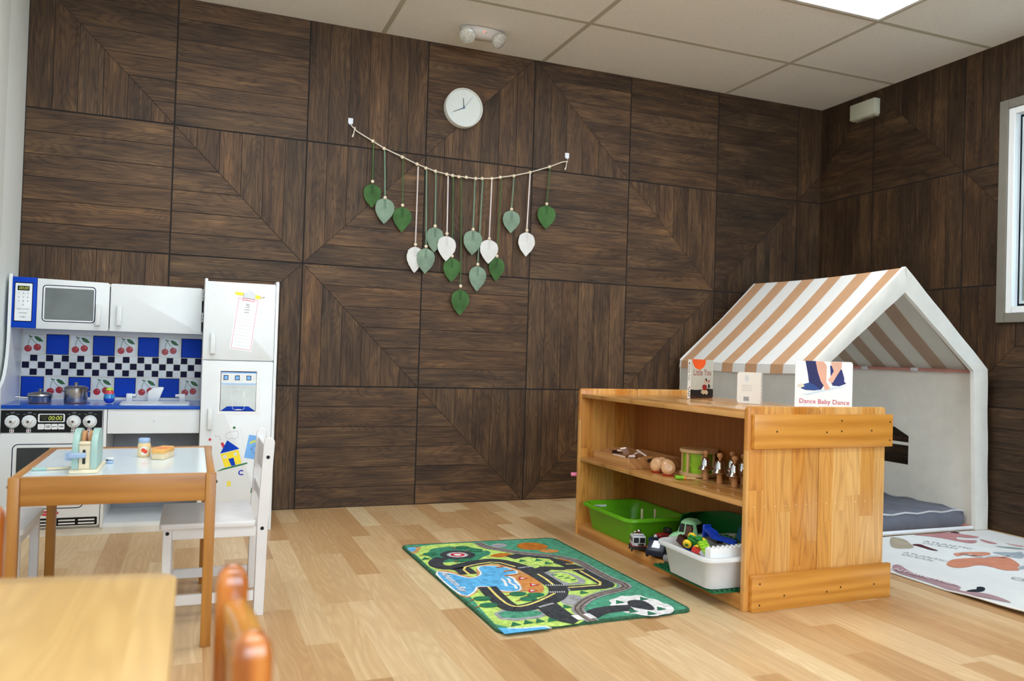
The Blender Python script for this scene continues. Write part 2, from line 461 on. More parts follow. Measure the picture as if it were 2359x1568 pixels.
def panel_wall(name, cells, T, umax, umin=0.0, hole=None):
    b = MB(); b.poly([(umin-0.01, -0.01), (umax+0.01, -0.01), (umax+0.01, H+0.01), (umin-0.01, H+0.01)], -0.0025, GROOVE, T) if hole is None else None
    if hole is not None:
        hx0, hx1, hz0, hz1 = hole
        for q in ((umin-0.01, hx0, -0.01, H+0.01), (hx1, umax+0.01, -0.01, H+0.01), (hx0, hx1, -0.01, hz0), (hx0, hx1, hz1, H+0.01)):
            b.poly([(q[0], q[2]), (q[1], q[2]), (q[1], q[3]), (q[0], q[3])], -0.0025, GROOVE, T)
    # a skin behind, for thickness
    uvl = b.bm.loops.layers.uv.new('grain'); tl = b.bm.loops.layers.float_color.new('tone')
    for f in b.bm.faces:
        for l in f.loops: l[tl] = (1, 1, 1, 1)
    mi = b.mi(WM); rnd = random.Random(name)
    for (cx, cz, kind) in cells:
        for p, dr in planks(cx, cz, kind):
            p = clip(p, 1, 0, umax); p = clip(p, -1, 0, -umin) if p else p
            p = clip(p, 0, 1, H) if p else p
            pieces = [p]
            if hole is not None and p:
                hx0, hx1, hz0, hz1 = hole
                pieces = [clip(p, 1, 0, hx0), clip(p, -1, 0, -hx1)]
                mid = clip(clip(p, -1, 0, -hx0) or [], 1, 0, hx1) if clip(p, -1, 0, -hx0) else []
                if mid: pieces += [clip(mid, 0, 1, hz0), clip(mid, 0, -1, -hz1)]
            t = rnd.uniform(0.72, 1.16)*(0.62 if name == 'wall_right' or cx > 5.9*UNIT else 1.0); warm = rnd.uniform(-0.05, 0.05); ou, ov = rnd.uniform(0, 40), rnd.uniform(0, 40)  # right wall and end columns darker: other panels, plus corner shade put into colour
            for q in pieces:
                if len(q) < 3: continue
                f = b.face([(x, z, 0) for x, z in q], WM, T)
                if f is None: continue
                for l, (x, z) in zip(f.loops, q):
                    l[uvl].uv = (x+ou, z+ov) if dr == 'H' else (z+ou, x+ov)
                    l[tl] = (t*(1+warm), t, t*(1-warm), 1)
    return b.build(name, kind='structure', smooth=0)
BACK = ['V V H \\VH /VH /HV V V'.split(), 'V /HV \\HV H V /HV \\VH V'.split(),
        'H \\VH /VH V H \\VH /HV V'.split(), '\\HV H V /HV \\HV H H /VH'.split()]
cells = [(c*UNIT, r*UNIT, BACK[r][c]) for r in range(4) for c in range(8)]
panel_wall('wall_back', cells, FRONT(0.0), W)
# right wall, u runs towards the camera from the corner
TR = frame((W, 0, 0), (0, -1, 0), (0, 0, 1))
RIGHT = ['V H H \\VH V H /HV V H V H'.split(), 'V V /VH \\VH H V /HV V H V H'.split(),
         'V V \\HV H V /HV \\VH V H V V'.split(), '/VH \\VH V H H \\VH /HV V V H V'.split()]
cells = [(0.435-UNIT+c*UNIT, r*UNIT, RIGHT[r][c]) for r in range(4) for c in range(11)]
WIN = (1.30, 2.52, 1.075, 2.09)         # u0, u1, z0, z1 of the window opening
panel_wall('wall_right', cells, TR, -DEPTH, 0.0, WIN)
wl = M('wall_paint', (236, 242, 239), 0.75, var=0.015, scale=3, bmp=0.05, bscale=220)
wl2 = M('wall_paint_light', (240, 245, 242), 0.75, var=0.015, scale=3, bmp=0.05, bscale=220)
b = MB(); b.box(-0.12, 0.0, DEPTH, 0.1, 0, H, wl); b.build('wall_left', kind='structure')
b = MB(); b.box(0.0, 0.010, DEPTH, -0.412, 0, H, wl2, 0.003); b.build('trim_1', kind='structure')
b = MB(); FW = (0.5, 3.9, 0.85, 2.15)      # wide window added behind the camera, unseen, to let daylight in
for q in ((-0.1, FW[0], 0, H), (FW[1], W+0.1, 0, H), (FW[0], FW[1], 0, FW[2]), (FW[0], FW[1], FW[3], H)): b.box(q[0], q[1], DEPTH-0.12, DEPTH, q[2], q[3], wl2)
b.build('wall_front', kind='structure')
pt = bpy.data.lights.new('window_portal', 'AREA'); pt.shape = 'RECTANGLE'; pt.size = FW[1]-FW[0]; pt.size_y = FW[3]-FW[2]; pt.cycles.is_portal = True
po = bpy.data.objects.new('window_portal', pt); COL.objects.link(po); po.location = ((FW[0]+FW[1])/2, DEPTH-0.05, (FW[2]+FW[3])/2); po.rotation_euler = (PI/2, 0, PI)
# ceiling: mineral tiles in a T-bar grid
cm_ = M('ceiling_tile', (236, 232, 222), 0.9, var=0.025, scale=160, bmp=0.12, bscale=260)
b = MB(); b.box(-0.1, W+0.1, DEPTH-0.1, 0.1, H, H+0.06, cm_); b.build('ceiling', kind='structure')
tb = M('ceiling_bar', (186, 180, 160), 0.6, var=0.02)
gx = [0.36, 1.585, 2.485, 3.705]
b = MB()
for x in gx: b.box(x-0.012, x+0.012, DEPTH, 0, H-0.0013, H-0.0002, tb)
y = -0.573
while y > DEPTH:
    b.box(0, W, y-0.012, y+0.012, H-0.0011, H-0.0002, tb); y -= 0.6125
b.build('trim_2', kind='structure', smooth=0)
# window in the right wall
gf = M('grey_trim', (120, 116, 106), 0.6, var=0.03); wf = M('white_vinyl', (232, 236, 238), 0.35, var=0.01)
b = MB()
u0, u1, z0, z1 = WIN
fw = 0.045
for (a, c, d, e) in ((u0-fw, u0, z0-fw, z1+fw), (u1, u1+fw, z0-fw, z1+fw), (u0, u1, z1, z1+fw), (u0, u1, z0-fw, z0)):
    b.box(a, c, d, e, 0.0005, 0.016, gf, 0.002, 1, T=TR)
t2 = 0.034
sash = M('sash_grey', (128, 140, 138), 0.45); sash2 = M('sash_light', (188, 200, 206), 0.4)
def rim_(off, wd, h0, h1, m, bev=0.0):
    a0, a1, c0, c1 = u0+off, u1-off, z0+off, z1-off
    for q in ((a0, a0+wd, c0, c1), (a1-wd, a1, c0, c1), (a0+wd, a1-wd, c1-wd, c1), (a0+wd, a1-wd, c0, c0+wd)):
        b.box(*q, h0, h1, m, bev, 1, T=TR)
rim_(0.0, t2, -0.030, 0.010, wf, 0.003)
rim_(t2, 0.014, -0.034, -0.030, BLACK); rim_(t2+0.014, 0.013, -0.034, -0.024, sash2); rim_(t2+0.027, 0.034, -0.036, -0.027, sash); rim_(t2+0.061, 0.004, -0.036, -0.030, BLACK)
b.box(u0+0.55, u0+0.60, z0+t2, z1-t2, -0.040, -0.022, wf, 0.002, 1, T=TR)
rim_(0.0, 0.02, -0.12, -0.037, wf)
ui = u0+t2
win = b.build('window_1', kind='structure')
b = MB(); b.box(ui, u1-t2, z0+t2, z1-t2, -0.047, -0.043, glass_mat('pane_glass', (232, 244, 246), 0.06), T=TR)
b.build('pane', parent=win)
# beyond the window: an added wall, raised and darkened to cover the bright sky
b = MB(); b.box(W+2.2, W+2.3, -9, 9.0, -0.5, 5.5, M('yard_wall', (76, 98, 110), 0.9, var=0.1, scale=2)); b.build('outside_wall', kind='structure')
b = MB(); b.box(W+0.2, W+2.2, -9, 3.0, -0.6, -0.5, M('yard_ground', (170, 170, 160), 0.9, var=0.1, scale=3)); b.build('ground_outside', kind='structure')
# ceiling lights
def emitter(name, c, st):
    m, nt, bs = newmat(name); e = nd(nt, 'ShaderNodeEmission'); e.inputs[0].default_value = c; e.inputs[1].default_value = st
    link(nt, e.outputs[0], nt.nodes['Material Output'].inputs[0]); return m
LM = emitter('light_diffuser', (0.94, 0.975, 1.0, 1), LAMP); LF = M('light_frame', (225, 224, 218), 0.4)
def ceiling_light(x0, x1, y0, y1, label):
    t = thing('ceiling_light', label, 'ceiling light', ((x0+x1)/2, (y0+y1)/2, H), group='recessed ceiling lights')
    b = MB(); f = 0.018
    for q in ((x0, x1, y0, y0+f), (x0, x1, y1-f, y1), (x0, x0+f, y0+f, y1-f), (x1-f, x1, y0+f, y1-f)):
        b.box(*q, H-0.007, H-0.0003, LF, 0.001, 1)
    b.build('frame', t)
    b = MB(); b.poly([(x0+f, y0+f), (x0+f, y1-f), (x1-f, y1-f), (x1-f, y0+f)], 0, LM, frame((0, 0, H-0.003), (1, 0, 0), (0, 1, 0)))
    for fc in b.bm.faces: fc.normal_flip()
    b.build('diffuser', t, smooth=0)
ceiling_light(2.497, 3.693, -1.787, -1.198, 'glowing white rectangular ceiling light above the bookshelf')
ceiling_light(0.372, 1.573, -1.787, -1.198, 'added unseen ceiling light above the white topped table')  # this and the next two are out of view, added to light the room
ceiling_light(0.372, 1.573, -4.237, -3.648, 'added unseen ceiling light behind the foreground table')
ceiling_light(2.497, 3.693, -4.237, -3.648, 'added unseen ceiling light over the open floor')
# traced outlines of printed artwork, in the own frame of each surface
RUG={'lime':[(-325,418),(-301,461),(-248,513),(-54,512),(-35,483),(-38,390),(32,350),(69,285),(196,209),(272,126),(260,-29),(255,-197),(214,-244),(142,-256),(49,-322),(-21,-388),(-38,-451),(-35,-535),(-165,-545),(-308,-509),(-304,-361),(-292,-197),(-277,25),(-324,145),(-324,322)],'forest':[(-245,443),(-196,460),(-150,465),(-125,435),(-69,433),(-60,362),(-25,364),(-37,301),(-79,276),(-118,227),(-153,232),(-198,208),(-226,235),(-256,223),(-279,269),(-282,332),(-286,376),(-262,402)],'sand':[(-315,143),(-263,116),(-238,55),(-212,12),(-191,24),(-165,122),(-121,172),(-48,153),(-13,81),(-1,-5),(-1,-102),(-18,-180),(-55,-235),(-95,-193),(-142,-204),(-186,-184),(-204,-132),(-236,-120),(-256,-164),(-320,-226),(-327,-62)],'water':[(-324,127),(-272,86),(-249,35),(-225,2),(-197,12),(-165,48),(-157,129),(-124,149),(-55,121),(-25,19),(-88,9),(-77,-47),(-91,-144),(-113,-185),(-139,-186),(-175,-168),(-194,-115),(-234,-96),(-259,-153),(-313,-206),(-327,-62)],'water_corner':[(-336,488),(-286,487),(-331,398)],'sand_corner':[(-335,493),(-262,491),(-334,356)],'water_low':[(-313,-508),(-286,-516),(-242,-529),(-176,-532),(-163,-554),(-311,-560)],'beach':[(-35,-5),(-1,-18),(-3,-93),(-15,-156),(-35,-207),(-65,-237),(-94,-203),(-83,-129),(-77,-47)],'gray':[(-42,-333),(28,-255),(73,-302),(-9,-391)],'parking':[(67,-5),(149,0),(164,-167),(62,-173)],'parkgreen':[(73,-16),(137,-15),(139,-140),(75,-156)],'limerect':[(23,191),(157,198),(155,106),(57,88)],'field_gray':[(-280,-352),(-132,-370),(-120,-460),(-279,-466)],'field':[(-267,-365),(-141,-381),(-129,-440),(-265,-444)],'snow':[(127,-358),(163,-346),(195,-325),(207,-339),(261,-333),(259,-353),(272,-381),(288,-396),(286,-440),(299,-450),(291,-498),(255,-535),(227,-533),(191,-545),(156,-526),(146,-503),(125,-500),(112,-464),(104,-444),(118,-427),(104,-409),(126,-387)],'snowroad':[(179,-388),(209,-378),(236,-392),(240,-434),(228,-486),(206,-491),(186,-468),(159,-439)],'autumn1':[(111,411),(148,450),(191,451),(224,431),(240,383),(225,335),(176,320),(134,331),(109,353)],'autumn2':[(-54,284),(-19,303),(12,311),(40,297),(39,266),(-1,249),(-40,248)],'autumn3':[(188,179),(223,180),(237,125),(219,89),(194,105)],'autumn4':[(161,317),(215,326),(258,292),(227,262),(187,266)],'cabin':[(15,459),(77,467),(78,407),(14,393)]}
RUGS={'road1':[(-239,296),(-282,250),(-293,194),(-275,160),(-242,152)],'road2':[(-214,52),(-212,125),(-237,150),(-140,193),(-54,211),(-3,118),(19,54),(26,-39),(28,-127),(28,-192),(-13,-275),(-79,-322),(-143,-353),(-191,-360),(-214,-340),(-214,-233),(-204,-112)],'road3':[(16,234),(89,262),(132,230),(155,167),(184,108),(199,35),(205,-51),(210,-125),(212,-214),(135,-209),(57,-204)],'road4':[(81,62),(144,34),(207,19)],'road5':[(-89,-341),(-91,-409),(-90,-475),(-56,-516)],'road6':[(-7,-488),(39,-453),(100,-443),(162,-451)],'road7':[(4,-7),(97,62)],'y2':[(-214,34),(-214,135),(-148,171),(-60,192),(-15,101)],'y2b':[(27,-13),(30,-76),(25,-151)],'y2c':[(-11,-245),(-76,-294),(-139,-334),(-184,-344),(-206,-321),(-209,-235),(-200,-114)],'y3':[(185,88),(225,77)],'y3b':[(61,-197),(130,-199),(198,-198),(198,-86),(197,-12)],'y3c':[(149,10),(222,4)],'rail':[(-26,493),(-19,420),(32,350),(73,295),(143,244),(200,204),(251,131),(249,-7),(252,-136),(272,-219),(250,-254),(199,-272),(120,-297),(55,-338),(-11,-405),(-24,-468),(-17,-534)],'wave1':[(-121,-31),(-120,-61),(-129,-92),(-136,-123)],'wave2':[(-99,-32),(-99,-58),(-113,-88),(-103,-124),(-115,-161)],'wave3':[(-81,-19),(-77,-47),(-87,-78),(-89,-120)],'cross1':[(-5,-151),(61,-169)],'cross2':[(-38,-225),(30,-241)],'cross3':[(-13,81),(61,91)],'cross4':[(-121,-366),(-60,-342)],'wb1':[(-48,-467),(-46,-513)],'wb2':[(-7,-466),(-4,-510)],'pier1':[(-97,-3),(-29,8)],'pier2':[(-80,56),(-37,60)],'pier3':[(-86,110),(-50,120)],'walk':[(50,65),(72,-7),(76,-88),(64,-170),(41,-228)],'text':[(-296,74),(-294,-120)]}
RUGT=[(-264,-234),(-267,-304),(-133,-218),(-120,-277),(-80,-244),(-115,433),(-269,360),(-167,240),(-77,377)]
RUGA=[(-306,301),(-254,-492),(-212,-486),(-173,-485),(-135,-487),(-37,-383),(84,-260),(42,176),(105,169),(123,120),(150,-387),(245,-377),(190,-516),(146,-479),(244,-484)]
RUGC=[(-169,324),(-241,343),(-48,-51),(-40,-133),(-72,-197)]
MAP={'north':[(680,27),(775,26),(889,8),(919,-46),(952,-108),(942,-135),(868,-122),(847,-82),(795,-130),(828,-155),(873,-166),(856,-188),(797,-214),(772,-200),(763,-165),(745,-92),(702,-38),(657,-13)],'north2':[(918,-143),(917,-203),(913,-252),(877,-243),(881,-194)],'north3':[(962,-239),(969,-274),(992,-312),(968,-330),(949,-285)],'beige':[(514,-9),(533,-23),(541,-76),(496,-139),(443,-217),(356,-210),(341,-172)],'maroon':[(478,-156),(532,-157),(520,-198),(513,-231),(502,-293),(478,-261),(488,-196)],'africa':[(322,-468),(420,-413),(484,-415),(558,-414),(581,-434),(671,-421),(712,-439),(689,-490),(632,-563),(573,-587),(548,-625),(494,-610),(479,-594),(479,-536),(449,-508),(384,-524),(330,-522),(314,-505)],'strip':[(536,-328),(617,-326),(709,-357),(688,-389),(644,-400),(576,-400),(568,-358),(492,-385),(509,-351)],'teal':[(716,-359),(781,-376),(804,-397),(885,-387),(742,-497),(727,-436),(718,-404)],'teal2':[(857,-270),(901,-305),(952,-342),(917,-368),(845,-307)],'teal3':[(560,-596),(659,-557),(574,-619)],'mauve':[(87,-419),(134,-416),(83,-507),(75,-571),(94,-640),(102,-731),(52,-749),(49,-782),(108,-806),(118,-850),(102,-914),(79,-931),(44,-888),(1,-827),(22,-709),(24,-598),(13,-500)],'seal':[(48,-779),(102,-765),(122,-771),(147,-746),(174,-751),(162,-774),(122,-795),(80,-796)],'dark1':[(888,11),(941,5),(926,-44),(907,-28)]}
MAPT=[(613,-152),(670,-271),(330,-290),(365,-412),(408,-679),(387,-754),(40,-507),(77,-669)]
MAPZ=[(542,-347),(561,-364),(570,-388),(590,-408),(634,-412),(664,-427),(712,-425)]
FR={'roof':[(0.852,0.335),(0.879,0.392),(0.93,0.355)],'house':[(0.854,0.332),(0.926,0.35),(0.941,0.292),(0.872,0.275)],'chimney':[(0.852,0.38),(0.862,0.384),(0.869,0.37),(0.862,0.358)],'hdoor':[(0.886,0.311),(0.907,0.317),(0.916,0.284),(0.9,0.281)],'grass':[(0.842,0.26),(0.866,0.271),(0.963,0.295),(0.966,0.29),(0.943,0.283),(0.845,0.259)],'win1':[(0.863,0.325),(0.876,0.329),(0.881,0.317),(0.868,0.313)],'win2':[(0.907,0.336),(0.919,0.339),(0.923,0.327),(0.91,0.324)],'blue':[(0.968,0.415),(1.053,0.402),(1.036,0.299),(0.95,0.316)],'hair':[(0.97,0.373),(0.974,0.385),(0.989,0.391),(1.009,0.391),(1.022,0.384),(1.018,0.377),(0.996,0.383),(0.979,0.377)]}
FRP=[(0.906,0.446),(0.809,0.396),(0.939,0.25),(0.892,0.204),(0.993,0.171),(0.83,0.175),(1.002,0.35),(0.992,0.364),(1.0,0.354),(0.982,0.354)]
FRS={'smoke':[(0.876,0.399),(0.87,0.408),(0.876,0.42),(0.886,0.426),(0.901,0.429),(0.908,0.431),(0.921,0.431),(0.924,0.419),(0.922,0.403),(0.909,0.397),(0.898,0.401),(0.887,0.397),(0.876,0.399)],'curl':[(0.829,0.416),(0.832,0.407),(0.836,0.409),(0.84,0.411),(0.851,0.402),(0.853,0.394),(0.845,0.395)],'smile':[(0.987,0.342),(0.993,0.335),(1.004,0.334),(1.015,0.337)],'page':[(0.929,0.447),(0.967,0.294)]}
FG={'paper':[(0.9,1.017),(0.99,1.006),(0.964,0.775),(0.875,0.786)],'border':[(0.906,1.009),(0.985,1.0),(0.96,0.782),(0.881,0.791)],'inner':[(0.909,0.993),(0.98,0.985),(0.957,0.786),(0.885,0.795)],'pencilL':[(0.89,1.034),(0.924,1.031),(0.925,1.017),(0.891,1.02)],'pencilR':[(0.973,1.023),(0.992,1.021),(0.992,1.005),(0.973,1.007)],'clip':[(0.924,1.029),(0.939,1.033),(0.942,1.041),(0.954,1.043),(0.964,1.035),(0.974,1.024),(0.973,1.004),(0.923,1.009)],'tip':[(0.992,1.021),(1.01,1.014),(0.992,1.005)],'disp_out':[(0.832,0.7),(1.006,0.7),(1.007,0.502),(0.833,0.505)],'disp_line':[(0.843,0.688),(0.991,0.688),(0.991,0.516),(0.843,0.517)],'disp_gray':[(0.847,0.63),(0.99,0.632),(0.989,0.518),(0.845,0.519)],'disp_top':[(0.846,0.68),(0.989,0.68),(0.99,0.64),(0.846,0.639)],'disp_bar':[(0.845,0.684),(0.99,0.686),(0.989,0.681),(0.845,0.68)],'disp_bar2':[(0.846,0.636),(0.99,0.637),(0.99,0.633),(0.847,0.632)],'base':[(0.847,0.518),(0.873,0.538),(0.961,0.538),(0.989,0.518)],'b1':[(0.855,0.672),(0.874,0.672),(0.874,0.652),(0.855,0.651)],'b2':[(0.901,0.671),(0.92,0.672),(0.921,0.651),(0.901,0.651)],'b3':[(0.948,0.671),(0.968,0.671),(0.968,0.651),(0.949,0.651)],'glass':[(0.886,0.61),(0.949,0.61),(0.943,0.527),(0.931,0.522),(0.908,0.522),(0.896,0.527)]}
B3={'trouser1':[(0.172,1.002),(0.352,1.001),(0.393,0.769),(0.452,0.555),(0.504,0.464),(0.459,0.371),(0.334,0.476),(0.246,0.52),(0.239,0.551),(0.224,0.689)],'shoe1':[(0.15,0.48),(0.246,0.52),(0.334,0.476),(0.459,0.371),(0.334,0.346),(0.187,0.35),(0.099,0.387)],'leg':[(0.352,1.001),(0.489,0.998),(0.548,0.91),(0.548,0.542),(0.621,0.398),(0.526,0.365),(0.504,0.464),(0.452,0.555),(0.393,0.769)],'trouser2':[(0.607,0.912),(0.643,0.905),(0.673,0.821),(0.776,0.854),(0.813,0.824),(0.857,0.641),(0.857,0.564),(0.893,0.526),(0.776,0.462),(0.658,0.468),(0.629,0.544),(0.702,0.668),(0.621,0.682)],'leg2':[(0.621,0.996),(0.813,0.996),(0.805,0.854),(0.717,0.668),(0.658,0.529),(0.607,0.543),(0.577,0.604),(0.621,0.666),(0.673,0.79),(0.629,0.927)],'shadow':[(0.099,0.249),(0.275,0.291),(0.629,0.421),(0.908,0.465),(0.776,0.424),(0.481,0.326),(0.246,0.244)],'cloth':[(0.04,0.47),(0.128,0.495),(0.172,0.434),(0.099,0.394),(0.047,0.416)]}
B1={'sun':[(0.031,1.014),(0.664,1.005),(0.648,0.896),(0.565,0.807),(0.434,0.753),(0.302,0.747),(0.153,0.807),(0.071,0.906)],'hill':[(-0.012,0.233),(0.236,0.217),(0.434,0.223),(0.763,0.253),(1.027,0.233),(1.027,0.025),(0.977,-0.002),(-0.012,-0.002)],'hill2':[(-0.012,0.075),(0.434,0.045),(1.01,0.061),(0.977,-0.002),(-0.012,-0.002)],'doll':[(0.565,0.233),(0.714,0.233),(0.803,0.144),(0.73,0.085),(0.631,0.124),(0.582,0.095),(0.466,0.144),(0.483,0.203)],'body':[(0.532,0.342),(0.615,0.362),(0.73,0.332),(0.724,0.213),(0.582,0.203),(0.516,0.282)],'head':[(0.582,0.461),(0.648,0.496),(0.73,0.461),(0.714,0.391),(0.631,0.381)],'hair':[(0.631,0.51),(0.697,0.52),(0.747,0.47),(0.73,0.411),(0.691,0.461)],'flower':[(0.79,0.47),(0.856,0.48),(0.846,0.401),(0.803,0.401)],'stem':[(0.796,0.381),(0.846,0.362),(0.895,0.312),(0.862,0.263),(0.77,0.273)]}
GARL={'leaves':[(1.545,1.865,1.55,1.658,1.643,1.525,0.089),(1.604,1.834,1.615,1.58,1.576,1.446,0.099),(1.701,1.801,1.709,1.551,1.54,1.412,0.098),(1.783,1.769,1.785,1.354,1.341,1.207,0.09),(1.828,1.756,1.839,1.347,1.336,1.204,0.096),(1.88,1.746,1.887,1.459,1.452,1.322,0.094),(1.947,1.738,1.95,1.423,1.409,1.278,0.101),(1.976,1.734,1.985,1.308,1.296,1.17,0.096),(2.021,1.732,2.036,1.152,1.131,0.997,0.099),(2.097,1.733,2.094,1.458,1.451,1.321,0.105),(2.141,1.738,2.13,1.274,1.263,1.13,0.096),(2.193,1.744,2.187,1.416,1.409,1.281,0.104),(2.248,1.754,2.237,1.326,1.317,1.19,0.09),(2.321,1.772,2.314,1.588,1.579,1.458,0.101),(2.415,1.801,2.407,1.48,1.468,1.337,0.098),(2.534,1.846,2.522,1.637,1.627,1.497,0.111)],'beads':[(1.545,1.865),(1.604,1.834),(1.701,1.801),(1.78,1.774),(1.828,1.759),(1.88,1.748),(1.942,1.739),(1.975,1.736),(2.009,1.733),(2.051,1.735),(2.104,1.734),(2.141,1.738),(2.196,1.744),(2.245,1.756),(2.323,1.772),(2.418,1.802),(2.534,1.846)],'cord':[(1.462,1.905),(1.545,1.865),(1.604,1.836),(1.701,1.803),(1.78,1.774),(1.88,1.748),(1.975,1.736),(2.104,1.734),(2.196,1.744),(2.245,1.756),(2.323,1.774),(2.418,1.802),(2.534,1.846),(2.61,1.881)]}

# ------------------------------------------------------------ shelf unit
PT = [(206, 134, 52), (218, 150, 66), (224, 162, 82), (230, 176, 100), (212, 142, 58), (234, 184, 112)]
PZ = staves('pine_upright', PT, 'Z', 'X', 0.058, 0.45, 0.32, 0.35, grain=0.3, seamdark=0.9, seam=0.0006)
PZY = staves('pine_upright_side', PT, 'Z', 'Y', 0.058, 0.5, 0.32, 0.35, grain=0.5, seamdark=0.9, seam=0.0006)
PY = staves('pine_board', [(204, 150, 86), (214, 164, 100), (196, 140, 76), (220, 176, 116)], 'Y', 'X', 0.06, 0.6, 0.22, 0.4, grain=0.35, seamdark=0.92, seam=0.0006)
PBACK = wood('ply_back', (140, 84, 36), (158, 98, 46), (172, 112, 58), 'Z', 60, 0.4, 0.1, 0.4)
PZL = staves('pine_upright_pale', [(222, 164, 84), (230, 178, 104), (238, 192, 124), (226, 170, 92)], 'Z', 'X', 0.062, 0.5, 0.32, 0.35, grain=0.25, seamdark=0.9, seam=0.0006)
BATT = wood('amber_batten', (186, 122, 42), (206, 142, 58), (220, 158, 74), 'X', 60, 0.32, 0.3)
EDGE = wood('pine_edge', (172, 112, 48), (198, 138, 68), (214, 160, 92), 'Y', 80, 0.32, 0.3)
SX0, SX1, SY0, SY1, SH = 2.3765, 2.972, -1.975, -0.81, 0.655
SM = (SX0+SX1)/2
t = thing('bookshelf', 'low honey pine shelf unit with two shelves of toys and books on top', 'bookshelf', ((SX0+SX1)/2, (SY0+SY1)/2, 0), 0.026)
def side_prof(x0, x1): 
    r = 0.012
    return [(x0, 0), (x1, 0)] + [(x1-r+r*math.cos(a), SH-r+r*math.sin(a)) for a in (0, .4, .8, 1.2, PI/2)] + [(x0+r+r*math.cos(a), SH-r+r*math.sin(a)) for a in (PI/2, 1.97, 2.37, 2.77, PI)]
th = 0.020
for (y0, y1) in ((SY0, SY0+th), (SY1-th, SY1)):
    for (x0, x1) in ((SX0, SM-0.0012), (SM+0.0012, SX1)):
        b = MB(); b.prism(side_prof(x0, x1), -y1, -y0, PZ if x0 == SX0 else PZL, frame((0, 0, 0), (1, 0, 0), (0, 0, 1)), 0.0025, 2); b.build('side_panel', t)
HOLE = M('screw_hole', (60, 36, 18), 0.7)
for nm, (z0, z1), dx in (('top_board', (0.614, 0.632), 0.004), ('shelf', (0.329, 0.347), 0.006)):
    for (x0, x1) in ((SX0+dx, SM-0.002), (SM+0.002, SX1-dx)):
        b = MB(); b.box(x0, x1, SY0+th, SY1-th, z0, z1, PY, 0.003, 2); b.build(nm, t)
for (x0, x1) in ((SX0+0.004, SM-0.002), (SM+0.002, SX1-0.004)):
    b = MB(); b.box(x0, x1, SY0+th, SY1-th, 0.0, 0.048, EDGE, 0.003, 2); b.build('base_board', t)
for x in (SM-0.010, SM+0.004):
    b = MB(); b.box(x, x+0.006, SY0+th, SY1-th, 0.048, 0.614, PBACK); b.build('back_panel', t)
# two battens screwed across the end
Tb = FRONT(SY0)
for (u0, u1, z0, z1, holes) in ((SX0+0.012, SX1+0.016, 0.520, 0.631, [(0.09, 0.056), (0.30, 0.052), (0.365, 0.055), (0.365, 0.09), (0.50, 0.056), (0.585, 0.085), (0.585, 0.022)]),
                                (SX0+0.018, SX1+0.020, 0.0, 0.116, [(0.03, 0.09), (0.03, 0.022), (0.13, 0.045), (0.31, 0.042), (0.37, 0.052), (0.52, 0.05)])):
    b = MB(); b.box(u0, u1, z0, z1, 0.0003, 0.018, BATT, 0.002, 2, T=Tb)
    for hx, hz in holes: b.poly(circle(u0+hx, z0+hz, 0.0035, 10), 0.0183, HOLE, Tb)
    b.build('batten', t)
STP = M('staple', (230, 220, 196), 0.4)
for k in range(14):
    b = MB(); b.box(SX0+0.03+k*0.043, SX0+0.0335+k*0.043, 0.331, 0.333, 0.0001, 0.0009, STP, T=Tb); b.build('staple', t, smooth=0)

PK = M('pink_plastic', (236, 130, 170), 0.4)
b = MB(); b.cyl((SX0+0.03, SY1+0.0003, 0.262), (SX0+0.03, SY1+0.018, 0.262), 0.006, PK, n=12); b.cyl((SX0+0.03, SY1+0.018, 0.262), (SX0-0.012, SY1+0.030, 0.262), 0.009, PK, n=14, bev=0.002)
b.build('peg', t, label='small pink peg')

# ------------------------------------------------------------ books standing on the shelf unit
PAGE = M('book_page', (206, 204, 198), 0.7); CARD = M('book_card', (232, 230, 224), 0.45)
def book(label, o, u, wdt, hgt, thk, cover, art, spine_side=-1, name='board_book'):
    """cover in the frame of its lower-left corner, thickness goes behind"""
    u = Vector(u).normalized()
    T = frame(o, u, (0, 0, 1))
    t = thing(name, label, 'book', o, group='board books on the shelf unit')
    b = MB(); rr = 0.008
    if spine_side < 0: pts = [(0.0, 0.0), (wdt-rr, 0), (wdt, rr), (wdt, hgt-rr), (wdt-rr, hgt), (0.0, hgt)]
    else: pts = [(rr, 0.0), (wdt, 0), (wdt, hgt), (rr, hgt), (0, hgt-rr), (0, rr)]
    b.prism(pts, -0.002, 0, cover, T); art(b, T); b.build('front_cover', t, smooth=0)
    b = MB(); b.prism(pts, -thk, -thk+0.002, cover, T); b.build('back_cover', t, smooth=0)
    b = MB(); b.box(0.003 if spine_side < 0 else 0.002, wdt-(0.002 if spine_side < 0 else 0.003), 0.001, hgt-0.001, -thk+0.0022, -0.0022, PAGE, T=T); b.build('pages', t, smooth=0)
    return t, T
def sc(P, wd, hg): return [(p[0]*wd, p[1]*hg) for p in P]
# the square blue-jeans book
def art3(b, T):
    w_, h_ = 0.194, 0.176
    cols = dict(shadow=((196, 214, 228), .0002), trouser1=((24, 30, 92), .0004), trouser2=((30, 40, 110), .0004), leg=((226, 172, 150), .0006), leg2=((228, 178, 156), .0006), shoe1=((34, 70, 140), .0007), cloth=((222, 216, 196), .0008))
    for k, (c, h) in cols.items(): b.poly([(p[0]*w_, 0.012+p[1]*(h_-0.012)) for p in B3[k]], h, M('book_'+k, c, 0.4), T)
    b.text('Dance Baby Dance', 0.0235, 0.100, 0.029, 0.0008, M('book_title_red', (196, 40, 70), 0.5), T, sx=0.95)
tv = Vector((0.735, -0.678, 0))
o3 = Vector((2.790, -1.735, 0.633))
bk, T3 = book('square board book with bare feet and blue jeans on its cover, nearest the shelf end', o3, tv, 0.194, 0.176, 0.018, M('cover_white', (232, 238, 242), 0.3, var=0.01), art3)
